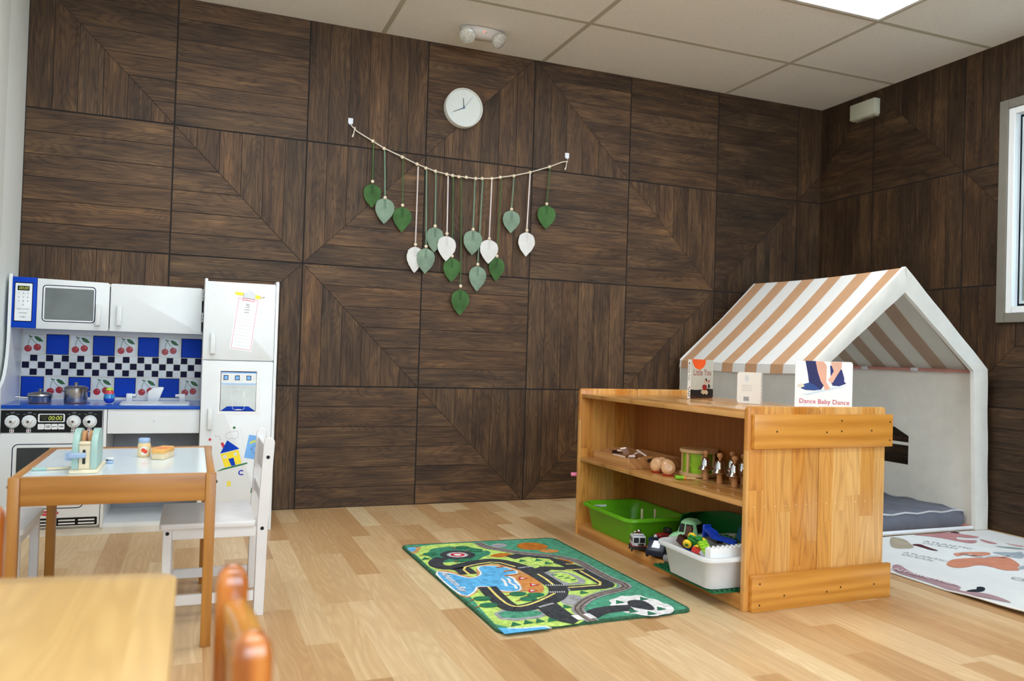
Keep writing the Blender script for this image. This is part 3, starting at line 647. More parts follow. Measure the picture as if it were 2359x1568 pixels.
# its spine
Ts = frame(o3+Vector((0, 0, 0)), (-0.678*1.0, -0.735, 0), (0, 0, 1))
b = MB(); n_ = T3.to_3x3() @ Vector((0, 0, 1))
Tsp = frame(o3 - n_*0.018, n_, (0, 0, 1))
b.box(0.0002, 0.0178, 0.0, 0.176, 0.0002, 0.0012, CARD, T=Tsp)
b.text('Dance Baby Dance', 0.011, 0.009, 0.115, 0.0014, REDP, Tsp, rot=-PI/2)
b.poly([(0.003, 0.045), (0.015, 0.045), (0.015, 0.065), (0.003, 0.065)], 0.0014, M('spine_mark', (60, 40, 70), .5), Tsp)
b.build('spine', bk, smooth=0)
# the orange sun book
def art1(b, T):
    w_, h_ = 0.155, 0.168
    for k, c, h in (('sun', (240, 92, 28), .0003), ('hill', (22, 20, 20), .0003), ('hill2', (64, 30, 20), .0005), ('doll', (206, 184, 152), .0006), ('body', (150, 30, 30), .0007), ('head', (206, 176, 146), .0007), ('hair', (24, 22, 24), .0009), ('flower', (200, 70, 60), .0005), ('stem', (50, 50, 46), .0005)):
        b.poly([(p[0]*w_, p[1]*h_) for p in B1[k]], h, M('little_'+k, c, 0.45), T)
    b.text('Little You', 0.040, 0.080, 0.112, 0.0006, M('brown_title', (158, 72, 62), 0.5), T, sx=0.80)
bk, T1 = book('grey board book with an orange half sun on its cover', (2.728, -1.158, 0.633), (0.155, 0.052, 0), 0.158, 0.168, 0.016, M('cover_grey', (196, 194, 180), 0.3, var=0.01), art1)
n_ = T1.to_3x3() @ Vector((0, 0, 1)); Tsp = frame(Vector((2.728, -1.158, 0.633)) - n_*0.016, n_, (0, 0, 1))
b = MB(); b.box(0.0002, 0.0158, 0.0, 0.168, 0.0002, 0.0012, CARD, T=Tsp)
b.text('Little You', 0.016, 0.0085, 0.11, 0.0014, INK, Tsp, rot=-PI/2)
b.poly([(0.004, 0.148), (0.012, 0.148), (0.008, 0.158)], 0.0014, BLACK, Tsp)
for k in range(5): b.poly(circle(0.008+0.002*(-1)**k, 0.012+k*0.009, 0.0035, 8, 0.0025), 0.0014, BLACK, Tsp)
b.build('spine', bk, smooth=0)
# the book seen from behind
def art2(b, T):
    b.poly(circle(0.040, 0.100, 0.011, 18, 0.017), 0.0003, WHITE, T)
    for k in range(4): b.stroke([(0.034, 0.108-k*0.0052), (0.046, 0.108-k*0.0052)], 0.0008, 0.0005, INK, T)
    for k in range(4): b.stroke([(0.021, 0.072-k*0.007), (0.062, 0.072-k*0.007)], 0.0012, 0.0003, PALE, T)
    b.poly([(0.028, 0.008), (0.052, 0.008), (0.052, 0.028), (0.028, 0.028)], 0.0003, WHITE, T)
    for k in range(8): b.stroke([(0.030+k*0.0028, 0.010), (0.030+k*0.0028, 0.027)], 0.0012 if k % 3 else 0.0018, 0.0005, BLACK, T)
    b.poly(circle(0.013, 0.019, 0.006, 14), 0.0003, WHITE, T)
bk, T2 = book('pale board book showing its plain back with a barcode', (2.763, -1.431, 0.633), (0.051, -0.095, 0), 0.098, 0.124, 0.014, M('cover_cream', (232, 230, 224), 0.4, var=0.01), art2, 1)
n_ = T2.to_3x3() @ Vector((0, 0, 1)); ux = T2.to_3x3() @ Vector((1, 0, 0))
Tsp = frame(Vector((2.763, -1.431, 0.633))+ux*0.098, -n_, (0, 0, 1))
b = MB(); b.box(0.0002, 0.0138, 0.0, 0.124, 0.0002, 0.0012, CARD, T=Tsp)
for k in range(6): b.poly(circle(0.007, 0.03+k*0.014, 0.0022, 8, 0.004), 0.0014, PALE, Tsp)
b.build('spine', bk, smooth=0)

# ------------------------------------------------------------ toys on the middle shelf
Zs = 0.3475
TRW = wood('tray_wood', (170, 116, 66), (190, 136, 84), (204, 154, 102), 'Y', 60, 0.45)
t = thing('wooden_tray', 'shallow wooden tray of white tiles on the middle shelf', 'tray', (2.51, -1.083, Zs))
tx0, tx1, ty0, ty1 = 2.388, 2.640, -1.238, -0.930
b = MB(); b.box(tx0, tx1, ty0, ty1, Zs+0.0003, Zs+0.006, TRW); b.build('bottom', t)
for q in ((tx0, tx0+0.008, ty0, ty1), (tx1-0.008, tx1, ty0, ty1)):
    b = MB(); b.box(*q, Zs+0.0063, Zs+0.042, TRW, 0.0015, 1); b.build('side', t)
for y in (ty0, ty1-0.008):
    T = FRONT(y+0.008); x0, x1 = tx0+0.0083, tx1-0.0083; m_ = (x0+x1)/2
    pts = [(x0, Zs+0.0063), (x1, Zs+0.0063), (x1, Zs+0.042), (m_+0.075, Zs+0.042), (m_+0.055, Zs+0.050), (m_, Zs+0.053), (m_-0.055, Zs+0.050), (m_-0.075, Zs+0.042), (x0, Zs+0.042)]
    b = MB(); b.prism(pts, 0, 0.008, TRW, T)
    b.poly(rrect(m_-0.04, m_+0.04, Zs+0.026, Zs+0.041, 0.007), 0.0083, HOLE, T)
    b.build('end', t, smooth=0)
TILE = M('ivory_tile', (236, 216, 204), 0.5, var=0.05)
tile_spots = [(2.435, -1.172, 0.3, 0), (2.45, -1.15, 1.2, .3), (2.42, -1.10, -0.4, .1), (2.47, -1.06, 0.7, .35), (2.52, -1.14, 0.1, .2), (2.43, -1.02, 1.0, 0), (2.55, -1.07, -0.9, .3), (2.50, -0.99, 0.4, .1), (2.58, -1.16, 0.6, .1), (2.56, -1.00, 1.3, .2)]
where = ['at the near corner', 'standing on edge near the front', 'by the long side', 'tilted up in the middle', 'flat near the end', 'by the far end', 'tilted at the back', 'flat at the far end', 'in the back near corner', 'by the back side']
proto = None
for i, (x, y, rz, ty) in enumerate(tile_spots):
    if proto is None:
        b = MB(); b.box(-0.026, 0.026, -0.013, 0.013, -0.004, 0.004, TILE, 0.001, 1)
        proto = b.build('game_tile'); o = proto
    else: o = dup(proto)
    o.location = (x, y, Zs+0.0125+0.0085*(i % 4)+0.040*ty); o.rotation_euler = (0.25*((i % 3)-1), ty*1.6, rz)
    tag(o, 'ivory tile in the wooden tray, '+where[i], 'game tile', 'ivory tiles in the wooden tray')
# castanets
def _local(b, name, parent, smooth=40):
    me = bpy.data.meshes.new(name); b.bm.normal_update(); b.bm.to_mesh(me); b.bm.free()
    for m in b.mats: me.materials.append(m)
    for p in me.polygons: p.use_smooth = True
    me.set_sharp_from_angle(angle=math.radians(smooth))
    o = bpy.data.objects.new(name, me); COL.objects.link(o); o.parent = parent; return o
BALL = M('pale_beech', (214, 166, 120), 0.3, var=0.05, coat=0.3); REDT = M('red_cord', (190, 36, 28), 0.6)
def castanet(x, y, rz, label, tilt):
    t = thing('castanet', label, 'castanet', (x, y, Zs), rz, 'wooden castanets')
    for sgn in (-1, 1):
        b = MB(); b.lathe([(0, 0), (0.020, 0.001), (0.027, 0.006), (0.028, 0.010), (0.024, 0.016), (0.012, 0.020), (0.007, 0.0185), (0, 0.018)], (0, 0, 0), BALL, 24, Matrix.Rotation(sgn*tilt, 4, 'X'))
        bmesh.ops.translate(b.bm, verts=b.bm.verts, vec=(0, -sgn*0.014, 0.0300))
        _local(b, 'shell', t)
    b = MB(); b.tube([(-0.02, -0.02, 0.003), (-0.005, -0.03, 0.004), (0.015, -0.024, 0.003), (0.02, -0.005, 0.01), (0.0, 0.0, 0.012)], 0.003, REDT, 6); _local(b, 'cord', t)
castanet(2.475, -1.330, -1.15, 'pale wooden castanet on red cord, the one next to the tray', 1.25)
castanet(2.468, -1.402, -0.5, 'pale wooden castanet on red cord, the one next to the drum', 1.35)
# drum
LIME = M('lime_paint', (146, 196, 30), 0.4, var=0.08, scale=25); DRW = M('drum_beech', (214, 178, 128), 0.45, var=0.05)
dx, dy = 2.588, -1.434
t = thing('toy_drum', 'round wooden toy drum with lime green sides', 'toy drum', (dx, dy, Zs))
YEL = M('yellow_green_paint', (196, 200, 40), 0.4)
b = MB(); b.lathe([(0.050, 0.003), (0.060, 0.003), (0.060, 0.090), (0.050, 0.090), (0.050, 0.003)], (dx, dy, Zs), LIME, 40)
Td = Matrix.Translation((dx, dy, Zs))
b.build('shell', t)
for a in (3.42, 4.35, 5.2, 0.2, 1.2, 2.3):
    b = MB(); c, s_ = math.cos(a), math.sin(a); T = frame((dx+0.0602*c, dy+0.0602*s_, Zs), (-s_, c, 0), (0, 0, 1))
    b.box(-0.006, 0.006, 0.003, 0.090, -0.0, 0.008, DRW, 0.001, 1, T=T); b.build('post', t)
for z in (0.0003, 0.0905):
    b = MB(); b.lathe([(0, 0), (0.068, 0), (0.074, 0.002), (0.074, 0.012), (0.072, 0.014), (0, 0.014)], (dx, dy, Zs+z), DRW, 40); b.build('rim', t)
b = MB()
T = frame((dx-0.0608*math.cos(0.45), dy-0.0608*math.sin(0.45), Zs), (math.sin(0.45), -math.cos(0.45), 0), (0, 0, 1))
for k, zz in enumerate((0.07, 0.055, 0.03, 0.018)): b.stroke([(-0.006, zz), (0.0, zz+0.008), (0.004, zz-0.003)], 0.0018, 0.0004, GREENP, T)
b.build('painted_marks', t, smooth=0)
# drumstick
t = thing('drumstick', 'short wooden stick with a lime green end in front of the drum', 'drumstick', (2.47, -1.52, Zs))
b = MB(); b.tube([(2.462, -1.524, Zs+0.008), (2.500, -1.545, Zs+0.0065)], [0.005, 0.0045], DRW, 10); b.build('stick', t)
b = MB(); b.tube([(2.434, -1.508, Zs+0.0085), (2.462, -1.524, Zs+0.0085)], 0.008, M('lime_grip', (130, 200, 30), 0.4), 12); b.build('grip', t)
b = MB(); b.tube([(2.4615, -1.5235, Zs+0.0085), (2.468, -1.527, Zs+0.0085)], 0.0082, M('orange_band', (240, 150, 60), 0.4), 12); b.build('band', t)
# hand bells
BELLM = M('bell_chrome', (205, 206, 210), 0.12, metal=1.0, var=0.02); DOW = wood('dowel', (190, 134, 86), (210, 156, 106), (224, 172, 124), 'Z', 80, 0.45)
def bell():
    t = thing('hand_bell', '', 'hand bell', (0, 0, 0), 0, 'hand bells on the middle shelf')
    b = MB(); b.lathe([(0, 0.0003), (0.0105, 0.0003), (0.011, 0.002), (0.0105, 0.055), (0, 0.055)], (0, 0, 0), DOW, 18); b.build('handle', t)
    b = MB(); b.lathe([(0.0285, 0.039), (0.0295, 0.041), (0.028, 0.044), (0.0225, 0.050), (0.0185, 0.060), (0.0165, 0.072), (0.0135, 0.082), (0.008, 0.0865), (0.0, 0.087)], (0, 0, 0), BELLM, 32)
    b.lathe([(0.0285, 0.039), (0.026, 0.041), (0.017, 0.055), (0.0, 0.080)], (0, 0, 0), BELLM, 32); b.build('bell', t)
    b = MB(); b.lathe([(0, 0.0865), (0.006, 0.087), (0.0062, 0.093), (0.0105, 0.097), (0.0115, 0.104), (0.0085, 0.111), (0, 0.1135)], (0, 0, 0), DOW, 18); b.build('knob', t)
    return t
bl = bell()
spots = [(2.559, -1.600, 'silver hand bell with a wooden knob, the one beside the drum'), (2.553, -1.668, 'silver hand bell, middle one of the front three'),
         (2.555, -1.738, 'silver hand bell, front one nearest the shelf end'), (2.632, -1.632, 'silver hand bell half hidden behind the front three'), (2.618, -1.775, 'silver hand bell cut off by the shelf end')]
spots[0] = (2.558, -1.524, spots[0][2]); spots[1] = (2.551, -1.622, spots[1][2]); spots[2] = (2.553, -1.708, spots[2][2]); spots[3] = (2.632, -1.588, spots[3][2]); spots[4] = (2.625, -1.665, spots[4][2])
# the drum reaches the first bell's place, so the bell stands just in front of it
spots[0] = (2.550, -1.536, spots[0][2])
for i, (x, y, l) in enumerate(spots):
    o = bl if i == 0 else dup(bl)
    o.location = (x, y, Zs); o['label'] = l

# ------------------------------------------------------------ bins and toys on the bottom shelf
Zb = 0.0485
def bin_(name, label, x0, x1, y0, y1, z, h, mat, inset=0.022, rim=0.013, lip=0.014, group=None):
    t = thing(name, label, 'storage bin', ((x0+x1)/2, (y0+y1)/2, z), group=group)
    b = MB()
    def loop(i, zz, r): return [(p[0], p[1], zz) for p in rrect(x0+i, x1-i, y0+i, y1-i, r, 5)]
    rings = [loop(lip+inset, z+0.0005, 0.03), loop(lip+inset*0.35, z+h*0.75, 0.034), loop(lip, z+h-rim, 0.036), loop(0.0, z+h-rim, 0.045), loop(0.0, z+h-0.003, 0.045), loop(0.003, z+h, 0.045), loop(lip*0.9, z+h, 0.038), loop(lip+0.003, z+h-0.004, 0.036), loop(lip+0.003+inset*0.35, z+h*0.6, 0.034), loop(lip+inset+0.002, z+0.004, 0.03)]
    V = [[b.bm.verts.new(p) for p in r] for r in rings]; n = len(V[0]); i = b.mi(mat)
    for A, B in zip(V, V[1:]):
        for k in range(n): b.bm.faces.new((A[k], A[(k+1) % n], B[(k+1) % n], B[k])).material_index = i
    b.bm.faces.new(V[0][::-1]).material_index = i; b.bm.faces.new(V[-1]).material_index = i
    b.build('tub', t, smooth=50); return t
GRB = M('lime_plastic', (96, 168, 22), 0.35, var=0.04)
t = bin_('storage_bin', 'lime green plastic bin at the far end of the bottom shelf', 2.352, 2.650, -1.312, -0.878, Zb, 0.110, GRB)
b = MB(); T = frame((0, -0.8985, 0), (1, 0, 0), (0, 0, 1)); b.box(2.405, 2.475, Zb+0.050, Zb+0.092, 0, 0.001, WHITE, T=T)
for k in range(3): b.stroke([(2.41, Zb+0.086-k*0.008), (2.445, Zb+0.086-k*0.008)], 0.002, 0.0013, INK, T)
b.build('paper_label', t, smooth=0)
b = MB(); b.sph((2.45, -0.98, Zb+0.030), 0.024, M('red_toy', (190, 50, 50), 0.5)); o = b.build('toy_ball', loc=(2.45, -0.98, Zb+0.0062)); tag(o, 'small red toy ball inside the lime green bin', 'ball')
for i, (x, y) in enumerate(((2.500, -1.165), (2.553, -1.180))):
    b = MB(); b.box(x-0.004, x+0.004, y-0.003, y+0.003, Zb+0.007, Zb+0.122, CREAM, 0.001, 1)
    o = b.build('wooden_stick', loc=(x, y, Zb+0.007)); tag(o, 'thin wooden stick upright in the lime green bin, the '+('one farther in' if i == 0 else 'one nearer the mint toy car'), 'stick', 'sticks in the lime bin')
# baseplate with studs, then the white bin
STUDG = M('green_plate', (16, 96, 56), 0.4, var=0.04)
b = MB(); bx0, bx1, by0, by1 = 2.312, 2.646, -1.932, -1.560
b.prism(rrect(bx0, bx1, by0, by1, 0.012, 4), Zb+0.0003, Zb+0.004, STUDG)
nx, ny = 17, 19
for i in range(nx):
    for j in range(ny):
        x = bx0+0.010+i*(bx1-bx0-0.02)/(nx-1); y = by0+0.010+j*(by1-by0-0.02)/(ny-1)
        b.cyl((x, y, Zb+0.0035), (x, y, Zb+0.0075), 0.0062, STUDG, n=10)
o = b.build('baseplate', loc=(2.48, -1.745, Zb)); tag(o, 'dark green studded building plate lying under the white bin', 'building plate')
def milky():
    m, nt, bs = newmat('milky_plastic'); bs.inputs['Base Color'].default_value = rgb((240, 242, 244)); bs.inputs['Roughness'].default_value = 0.35
    co, _ = objxyz(nt); link(nt, ramp(nt, noise(nt, co, 14, 2), [(0.3, (236, 238, 240)), (0.7, (244, 246, 248))]), bs.inputs['Base Color'])
    tr = nd(nt, 'ShaderNodeBsdfTranslucent'); tr.inputs[0].default_value = rgb((236, 238, 240)); mx = nd(nt, 'ShaderNodeMixShader'); mx.inputs[0].default_value = 0.38
    link(nt, bs.outputs[0], mx.inputs[1]); link(nt, tr.outputs[0], mx.inputs[2]); link(nt, mx.outputs[0], nt.nodes['Material Output'].inputs[0]); return m
MILK = milky()
Zw = Zb+0.0085
t = bin_('storage_bin', 'translucent white plastic bin full of building bricks on the green plate', 2.272, 2.640, -1.950, -1.628, Zw, 0.108, MILK)
def loft(b, rings, m):
    V = [[b.bm.verts.new(p) for p in r] for r in rings]; n = len(V[0]); i = b.mi(m)
    for A, B in zip(V, V[1:]):
        for k in range(n): b.bm.faces.new((A[k], A[(k+1) % n], B[(k+1) % n], B[k])).material_index = i
    b.bm.faces.new(V[0][::-1]).material_index = i; b.bm.faces.new(V[-1]).material_index = i
# bricks in the white bin
def brick(label, c, size, nx, ny, x, y, z, rot, name='building_brick', studs=True):
    b = MB(); m = M('brick_%d_%d_%d' % c, c, 0.3, var=0.02); sx, sy, sz = size
    b.box(-sx/2, sx/2, -sy/2, sy/2, 0, sz, m, 0.0012, 1)
    if studs:
        for i in range(nx):
            for j in range(ny):
                px, py = -sx/2+(i+0.5)*sx/nx, -sy/2+(j+0.5)*sy/ny
                b.cyl((px, py, sz-0.0005), (px, py, sz+0.004), min(sx/nx, sy/ny)*0.31, m, n=12)
    me_o = _local(b, name, None); me_o.location = (x, y, z); me_o.rotation_euler = rot
    return tag(me_o, label, 'building brick', 'building bricks in the white bin')
zt = Zw+0.108
brick('long white studded brick lying on top of the white bin', (232, 234, 236), (0.030, 0.150, 0.044), 2, 8, 2.376, -1.908, zt-0.018, (0.0, 0.0, -1.53))
brick('lime green flat brick tilted among the bricks', (140, 196, 40), (0.030, 0.062, 0.056), 2, 4, 2.352, -1.842, zt-0.028, (0.45, -0.35, -0.35))
brick('small red brick at the front of the white bin', (196, 36, 30), (0.022, 0.030, 0.016), 1, 2, 2.318, -1.822, zt-0.012, (0.2, 0.3, 0.5))
brick('pale grey brick in front of the red brick', (190, 192, 200), (0.024, 0.034, 0.014), 1, 2, 2.322, -1.862, zt-0.014, (0.5, 0.2, 0.3))
brick('dark brown brick against the bin corner', (66, 30, 22), (0.028, 0.060, 0.026), 2, 4, 2.340, -1.716, zt-0.012, (0.3, 0.15, 0.1))
brick('dark brown upright brick by the yellow wheels', (70, 34, 24), (0.016, 0.022, 0.034), 1, 1, 2.352, -1.722, zt+0.020, (0.1, 0.2, 0.6))
brick('blue brick low at the left of the bin', (40, 90, 190), (0.03, 0.05, 0.02), 2, 3, 2.335, -1.760, zt-0.040, (0.2, 0.1, 0.2))
brick('dark teal window brick standing at the back', (20, 70, 104), (0.008, 0.044, 0.046), 1, 1, 2.485, -1.836, zt+0.022, (0.45, 0, 0.1), studs=False)
brick('orange brick beside the long white brick', (226, 140, 40), (0.024, 0.040, 0.020), 1, 2, 2.500, -1.872, zt-0.004, (0.1, 0.2, 0.2))
brick('olive green brick behind the blue track', (104, 130, 40), (0.030, 0.060, 0.020), 2, 4, 2.520, -1.800, zt+0.004, (0.1, 0.2, 0.1))
brick('dark green brick behind the blue track', (20, 90, 46), (0.030, 0.050, 0.020), 2, 3, 2.480, -1.780, zt+0.004, (0.2, 0.2, 0.4))
brick('dark grey block at the back of the white bin', (56, 48, 48), (0.030, 0.080, 0.026), 2, 4, 2.470, -1.700, zt-0.004, (0.1, 0.1, 0.1))
FILL = [((200, 60, 50), 2.42, -1.84, .030), ((240, 200, 40), 2.35, -1.70, .030), ((60, 120, 200), 2.36, -1.80, .020), ((230, 230, 230), 2.44, -1.76, .040), ((40, 140, 70), 2.46, -1.745, .052), ((220, 120, 40), 2.52, -1.82, .050)]
for i, (c, x, y, dz) in enumerate(FILL):
    brick('%s brick showing faintly through the side of the white bin' % ('red', 'yellow', 'sky blue', 'pale', 'green', 'orange')[i], c, (0.05, 0.07, 0.025), 3, 4, x, y, Zw+dz, (0.1*(i % 3), 0.1, i))
BLT = M('blue_track', (16, 60, 180), 0.3, var=0.03)
b = MB()
pts = smoothline([(2.425, -1.735), (2.428, -1.765), (2.412, -1.790), (2.440, -1.815), (2.462, -1.845)], 3)
R4 = []
for q, a in enumerate(pts):
    d = (pts[min(q+1, len(pts)-1)]-pts[max(q-1, 0)]).normalized(); nn = Vector((-d.y, d.x))*0.016; z0 = zt+0.046-0.030*q/len(pts)
    R4.append([Vector((a.x+nn.x*sx, a.y+nn.y*sx, z0+dz)) for sx, dz in ((-1, -.006), (1, -.006), (1, .006), (-1, .006))])
loft(b, R4, BLT)
b.box(2.409, 2.441, -1.733, -1.724, zt+0.018, zt+0.060, BLT, 0.002, 1)
o = b.build('toy_track', loc=(2.43, -1.78, zt)); tag(o, 'curving bright blue track piece on top of the bricks', 'toy track')
# little tractor of green blocks with yellow wheels
TGR = M('tractor_green', (24, 120, 40), 0.3); YW = M('yellow_wheel', (240, 200, 40), 0.35)
tc = Vector((2.342, -1.782, zt+0.018)); t = thing('toy_tractor', 'green toy tractor with yellow wheels on top of the bricks', 'toy tractor', tc)
b = MB(); T = Matrix.Translation(tc) @ Euler((0.35, -0.5, 0.5)).to_matrix().to_4x4()
b.box(-0.012, 0.012, -0.026, 0.026, -0.010, 0.010, TGR, 0.002, 1, T=T); b.box(-0.010, 0.010, -0.020, 0.0, 0.010, 0.024, TGR, 0.002, 1, T=T)
for k in range(2): b.cyl(T @ Vector((0, 0.008+k*0.012, 0.009)), T @ Vector((0, 0.008+k*0.012, 0.015)), 0.0045, TGR, n=10)
b.build('body', t)
for (sx, sy) in ((-1, -1), (1, -1), (-1, 1), (1, 1)):
    b = MB(); b.cyl(T @ Vector((sx*0.0135, sy*0.020, -0.008)), T @ Vector((sx*0.0255, sy*0.020, -0.008)), 0.0155, YW, n=20, bev=0.003)
    b.cyl(T @ Vector((sx*0.0255, sy*0.020, -0.008)), T @ Vector((sx*0.0262, sy*0.020, -0.008)), 0.006, TGR, n=12); b.build('wheel', t)
# dark green tub pushed against the back
DGB = M('dark_green_plastic', (14, 92, 40), 0.35, var=0.05)
t = thing('toy_tub', 'dark green rounded tub standing at the back of the bottom shelf', 'tub', (2.65, -1.62, Zb))
b = MB(); T = frame((2.659, 0, Zb), (0, -1, 0), (0, 0, 1))
pr = [(1.335, 0.0005), (1.335, 0.11), (1.352, 0.135), (1.40, 0.150), (1.47, 0.165), (1.56, 0.178), (1.66, 0.180), (1.78, 0.172), (1.88, 0.150), (1.90, 0.0005)]
b.prism(pr, 0.0, 0.010, DGB, T, 0.002, 2); b.build('wall', t)
b = MB(); b.prism([(1.335, 0.0005), (1.335, 0.11), (1.352, 0.135), (1.40, 0.150), (1.40, 0.146), (1.356, 0.130), (1.341, 0.108), (1.341, 0.0005)], 0.0103, 0.085, DGB, T); b.build('side_wall', t)
# mint toy car cab
MINT = M('mint_plastic', (176, 244, 190), 0.35, var=0.03); DKG = M('dark_opening', (20, 24, 20), 0.6)
cx, cy = 2.545, -1.452
t = thing('toy_car', 'mint green toy car with square dark windows behind the white bin', 'toy car', (cx, cy, Zb), 0.0)
b = MB()
Tc = Matrix.Translation((cx, cy, Zb)) @ Matrix.Rotation(math.radians(28), 4, 'Z') @ Matrix.Diagonal((1, 1, 0.86, 1))
def rr3(T, x0, x1, y0, y1, r, z): return [T @ Vector((p[0], p[1], z)) for p in rrect(x0, x1, y0, y1, r, 5)]
loft(b, [rr3(Tc, -.058, .058, -.070, .070, .02, .018), rr3(Tc, -.062, .062, -.075, .075, .024, .040), rr3(Tc, -.060, .060, -.072, .072, .028, .075), rr3(Tc, -.052, .052, -.062, .056, .026, .092),
         rr3(Tc, -.046, .046, -.050, .040, .022, .096), rr3(Tc, -.034, .034, -.036, .028, .018, .146), rr3(Tc, -.024, .024, -.024, .018, .014, .157), rr3(Tc, -.010, .010, -.010, .008, .006, .160)], MINT)
b.build('body', t, smooth=60)
def winpane(t, side, a0, a1):
    # flat dark panes seated on the sloping cab walls
    b = MB()
    zl, zh = .104, .140
    def wall(s, z):      # half width of the cab at height z
        f = (z-.096)/.05
        return {'x': .046-.012*f, 'y': .050-.014*f, 'Y': .040-.012*f}[s]
    q = []
    for (a, z) in ((a0, zl), (a1, zl), (a1*0.86, zh), (a0*0.86, zh)):
        dd = wall(side[0], z)+0.0012
        q.append(Tc @ Vector({'x': (math.copysign(dd, side[1]), a, z), 'y': (a, -dd, z), 'Y': (a, dd, z)}[side[0]]))
    b.face(q, DKG); b.build('window', t, smooth=0)
winpane(t, ('x', -1), -.034, -.002); winpane(t, ('x', -1), .004, .026); winpane(t, ('y', -1), -.032, .032); winpane(t, ('x', 1), -.032, .024)
TYRE = M('black_tyre', (24, 24, 26), 0.6)
def wheels(t, T, xs, ys, r, wdt, hub=None, zs=1.0):
    for sx in xs:
        for sy in ys:
            b = MB(); o = 1 if sx > 0 else -1
            b.cyl(T @ Vector((sx, sy, r/zs)), T @ Vector((sx+o*wdt, sy, r/zs)), r-0.0003, TYRE, n=20, bev=0.002)
            if hub: b.cyl(T @ Vector((sx+o*wdt, sy, r)), T @ Vector((sx+o*(wdt+0.001), sy, r)), r*0.5, hub, n=14)
            b.build('wheel', t)
wheels(t, Tc, (-.056, .056), (-.046, .046), .018, .008, None, 0.86)
# white toy fire truck by the green bin
t = thing('toy_truck', 'small white and black toy truck with chrome trim beside the lime bin', 'toy truck', (2.372, -1.355, Zb))
Tk = Matrix.Translation((2.372, -1.352, Zb)) @ Matrix.Rotation(math.radians(-18), 4, 'Z')
TW = M('truck_white', (206, 208, 216), 0.3, var=0.03); TB = M('truck_black', (22, 22, 28), 0.35); TR_ = M('truck_red', (150, 26, 34), 0.3)
b = MB(); b.box(-.026, .026, -.030, .030, .022, .062, TW, 0.005, 2, T=Tk)
b.box(-.028, .028, -.032, .032, .010, .024, TB, 0.002, 1, T=Tk); b.box(-.0285, .0285, -.0325, .020, .0215, .0255, TR_, 0.001, 1, T=Tk); b.build('cab', t)
b = MB()
for (a0, a1) in ((-.022, -.002), (.002, .022)):
    b.face([Tk @ Vector(p) for p in ((a0, -.0303, .036), (a1, -.0303, .036), (a1, -.0303, .056), (a0, -.0303, .056))], TB)
for (a0, a1) in ((-.024, -.006), (.000, .010), (.014, .024)):
    b.face([Tk @ Vector(p) for p in ((-.0263, a1, .040), (-.0263, a0, .040), (-.0263, a0, .055), (-.0263, a1, .055))], TB)
b.build('windows', t, smooth=0)
b = MB(); b.box(-.014, .014, -.010, .016, .062, .068, TR_, 0.001, 1, T=Tk); b.tube([Tk @ Vector((-.02, -.012, .066)), Tk @ Vector((.02, -.012, .066))], 0.0045, CHROME, 10)
b.sph(Tk @ Vector((.006, .008, .074)), 0.008, CHROME, 12); b.sph(Tk @ Vector((-.010, .004, .071)), 0.006, CHROME, 12); b.build('roof_lights', t)
b = MB(); b.box(-.018, .018, -.033, -.031, .024, .034, CHROME, 0.001, 1, T=Tk); b.build('grille', t)
wheels(t, Tk, (-.024, .024), (-.018, .020), .011, .006, CHROME)
# blue and red toy vehicle behind it
t = thing('toy_truck', 'blue toy truck carrying a red bed behind the white toy truck', 'toy truck', (2.43, -1.42, Zb))
Tk = Matrix.Translation((2.478, -1.352, Zb)) @ Matrix.Rotation(math.radians(-78), 4, 'Z')
TBL = M('truck_blue', (22, 44, 140), 0.3, var=0.03)
b = MB(); b.box(-.024, .024, -.046, .050, .016, .046, TBL, 0.005, 2, T=Tk); b.build('body', t)
b = MB(); b.box(-.018, .018, -.020, .044, .0463, .060, TR_, 0.002, 1, T=Tk); b.build('bed', t)
b = MB(); b.box(-.016, .016, .024, .044, .0603, .080, TB, 0.002, 1, T=Tk); b.build('screen', t)
b = MB(); b.sph(Tk @ Vector((.0, -.030, .052)), 0.008, TW, 12); b.build('lamp', t)
wheels(t, Tk, (-.022, .022), (-.032, .034), .0125, .006)
# navy toy vehicle with a clear shield
t = thing('toy_truck', 'navy toy truck with a slanted clear front beside the white bin', 'toy truck', (2.365, -1.475, Zb))
Tk = Matrix.Translation((2.398, -1.462, Zb)) @ Matrix.Rotation(math.radians(-52), 4, 'Z')
NVY = M('truck_navy', (24, 30, 56), 0.35, var=0.04); SLV = M('silver_shield', (150, 160, 180), 0.25, metal=0.3)
b = MB(); b.prism([(-.040, .010), (.052, .010), (.052, .046), (.020, .068), (-.010, .064), (-.040, .030)], -.034, .034, NVY, Tk @ frame((0, 0, 0), (0, 1, 0), (0, 0, 1)), 0.003, 2); b.build('body', t)
b = MB(); b.face([Tk @ Vector(p) for p in ((-.016, -.0335, .0405), (.016, -.0335, .0405), (.012, -.0155, .0635), (-.012, -.0155, .0635))], SLV); b.build('front_shield', t, smooth=0)
wheels(t, Tk, (-.032, .032), (-.020, .032), .0145, .008)
CLR = M('smoky_clear', (150, 156, 164), 0.2, var=0.03)
b = MB(); b.box(-.030, .030, .010, .050, .030, .055, CLR, 0.008, 2, T=Matrix.Translation((2.420, -1.562, Zb)) @ Matrix.Rotation(0.3, 4, 'Z') @ Matrix.Translation((0, 0, -0.0295)))
o = b.build('toy_block', loc=(2.420, -1.562, Zb)); tag(o, 'smoky grey toy block between the navy truck and the white bin', 'toy')
# ------------------------------------------------------------ toy kitchen
KX0, KX1, FX0, FX1 = 0.014, 0.766, 0.766, 1.072
t = thing('play_kitchen', 'white and blue wooden play kitchen with stove, sink, cupboards and fridge', 'play kitchen', (0.54, -0.22, 0))
YB = -0.012
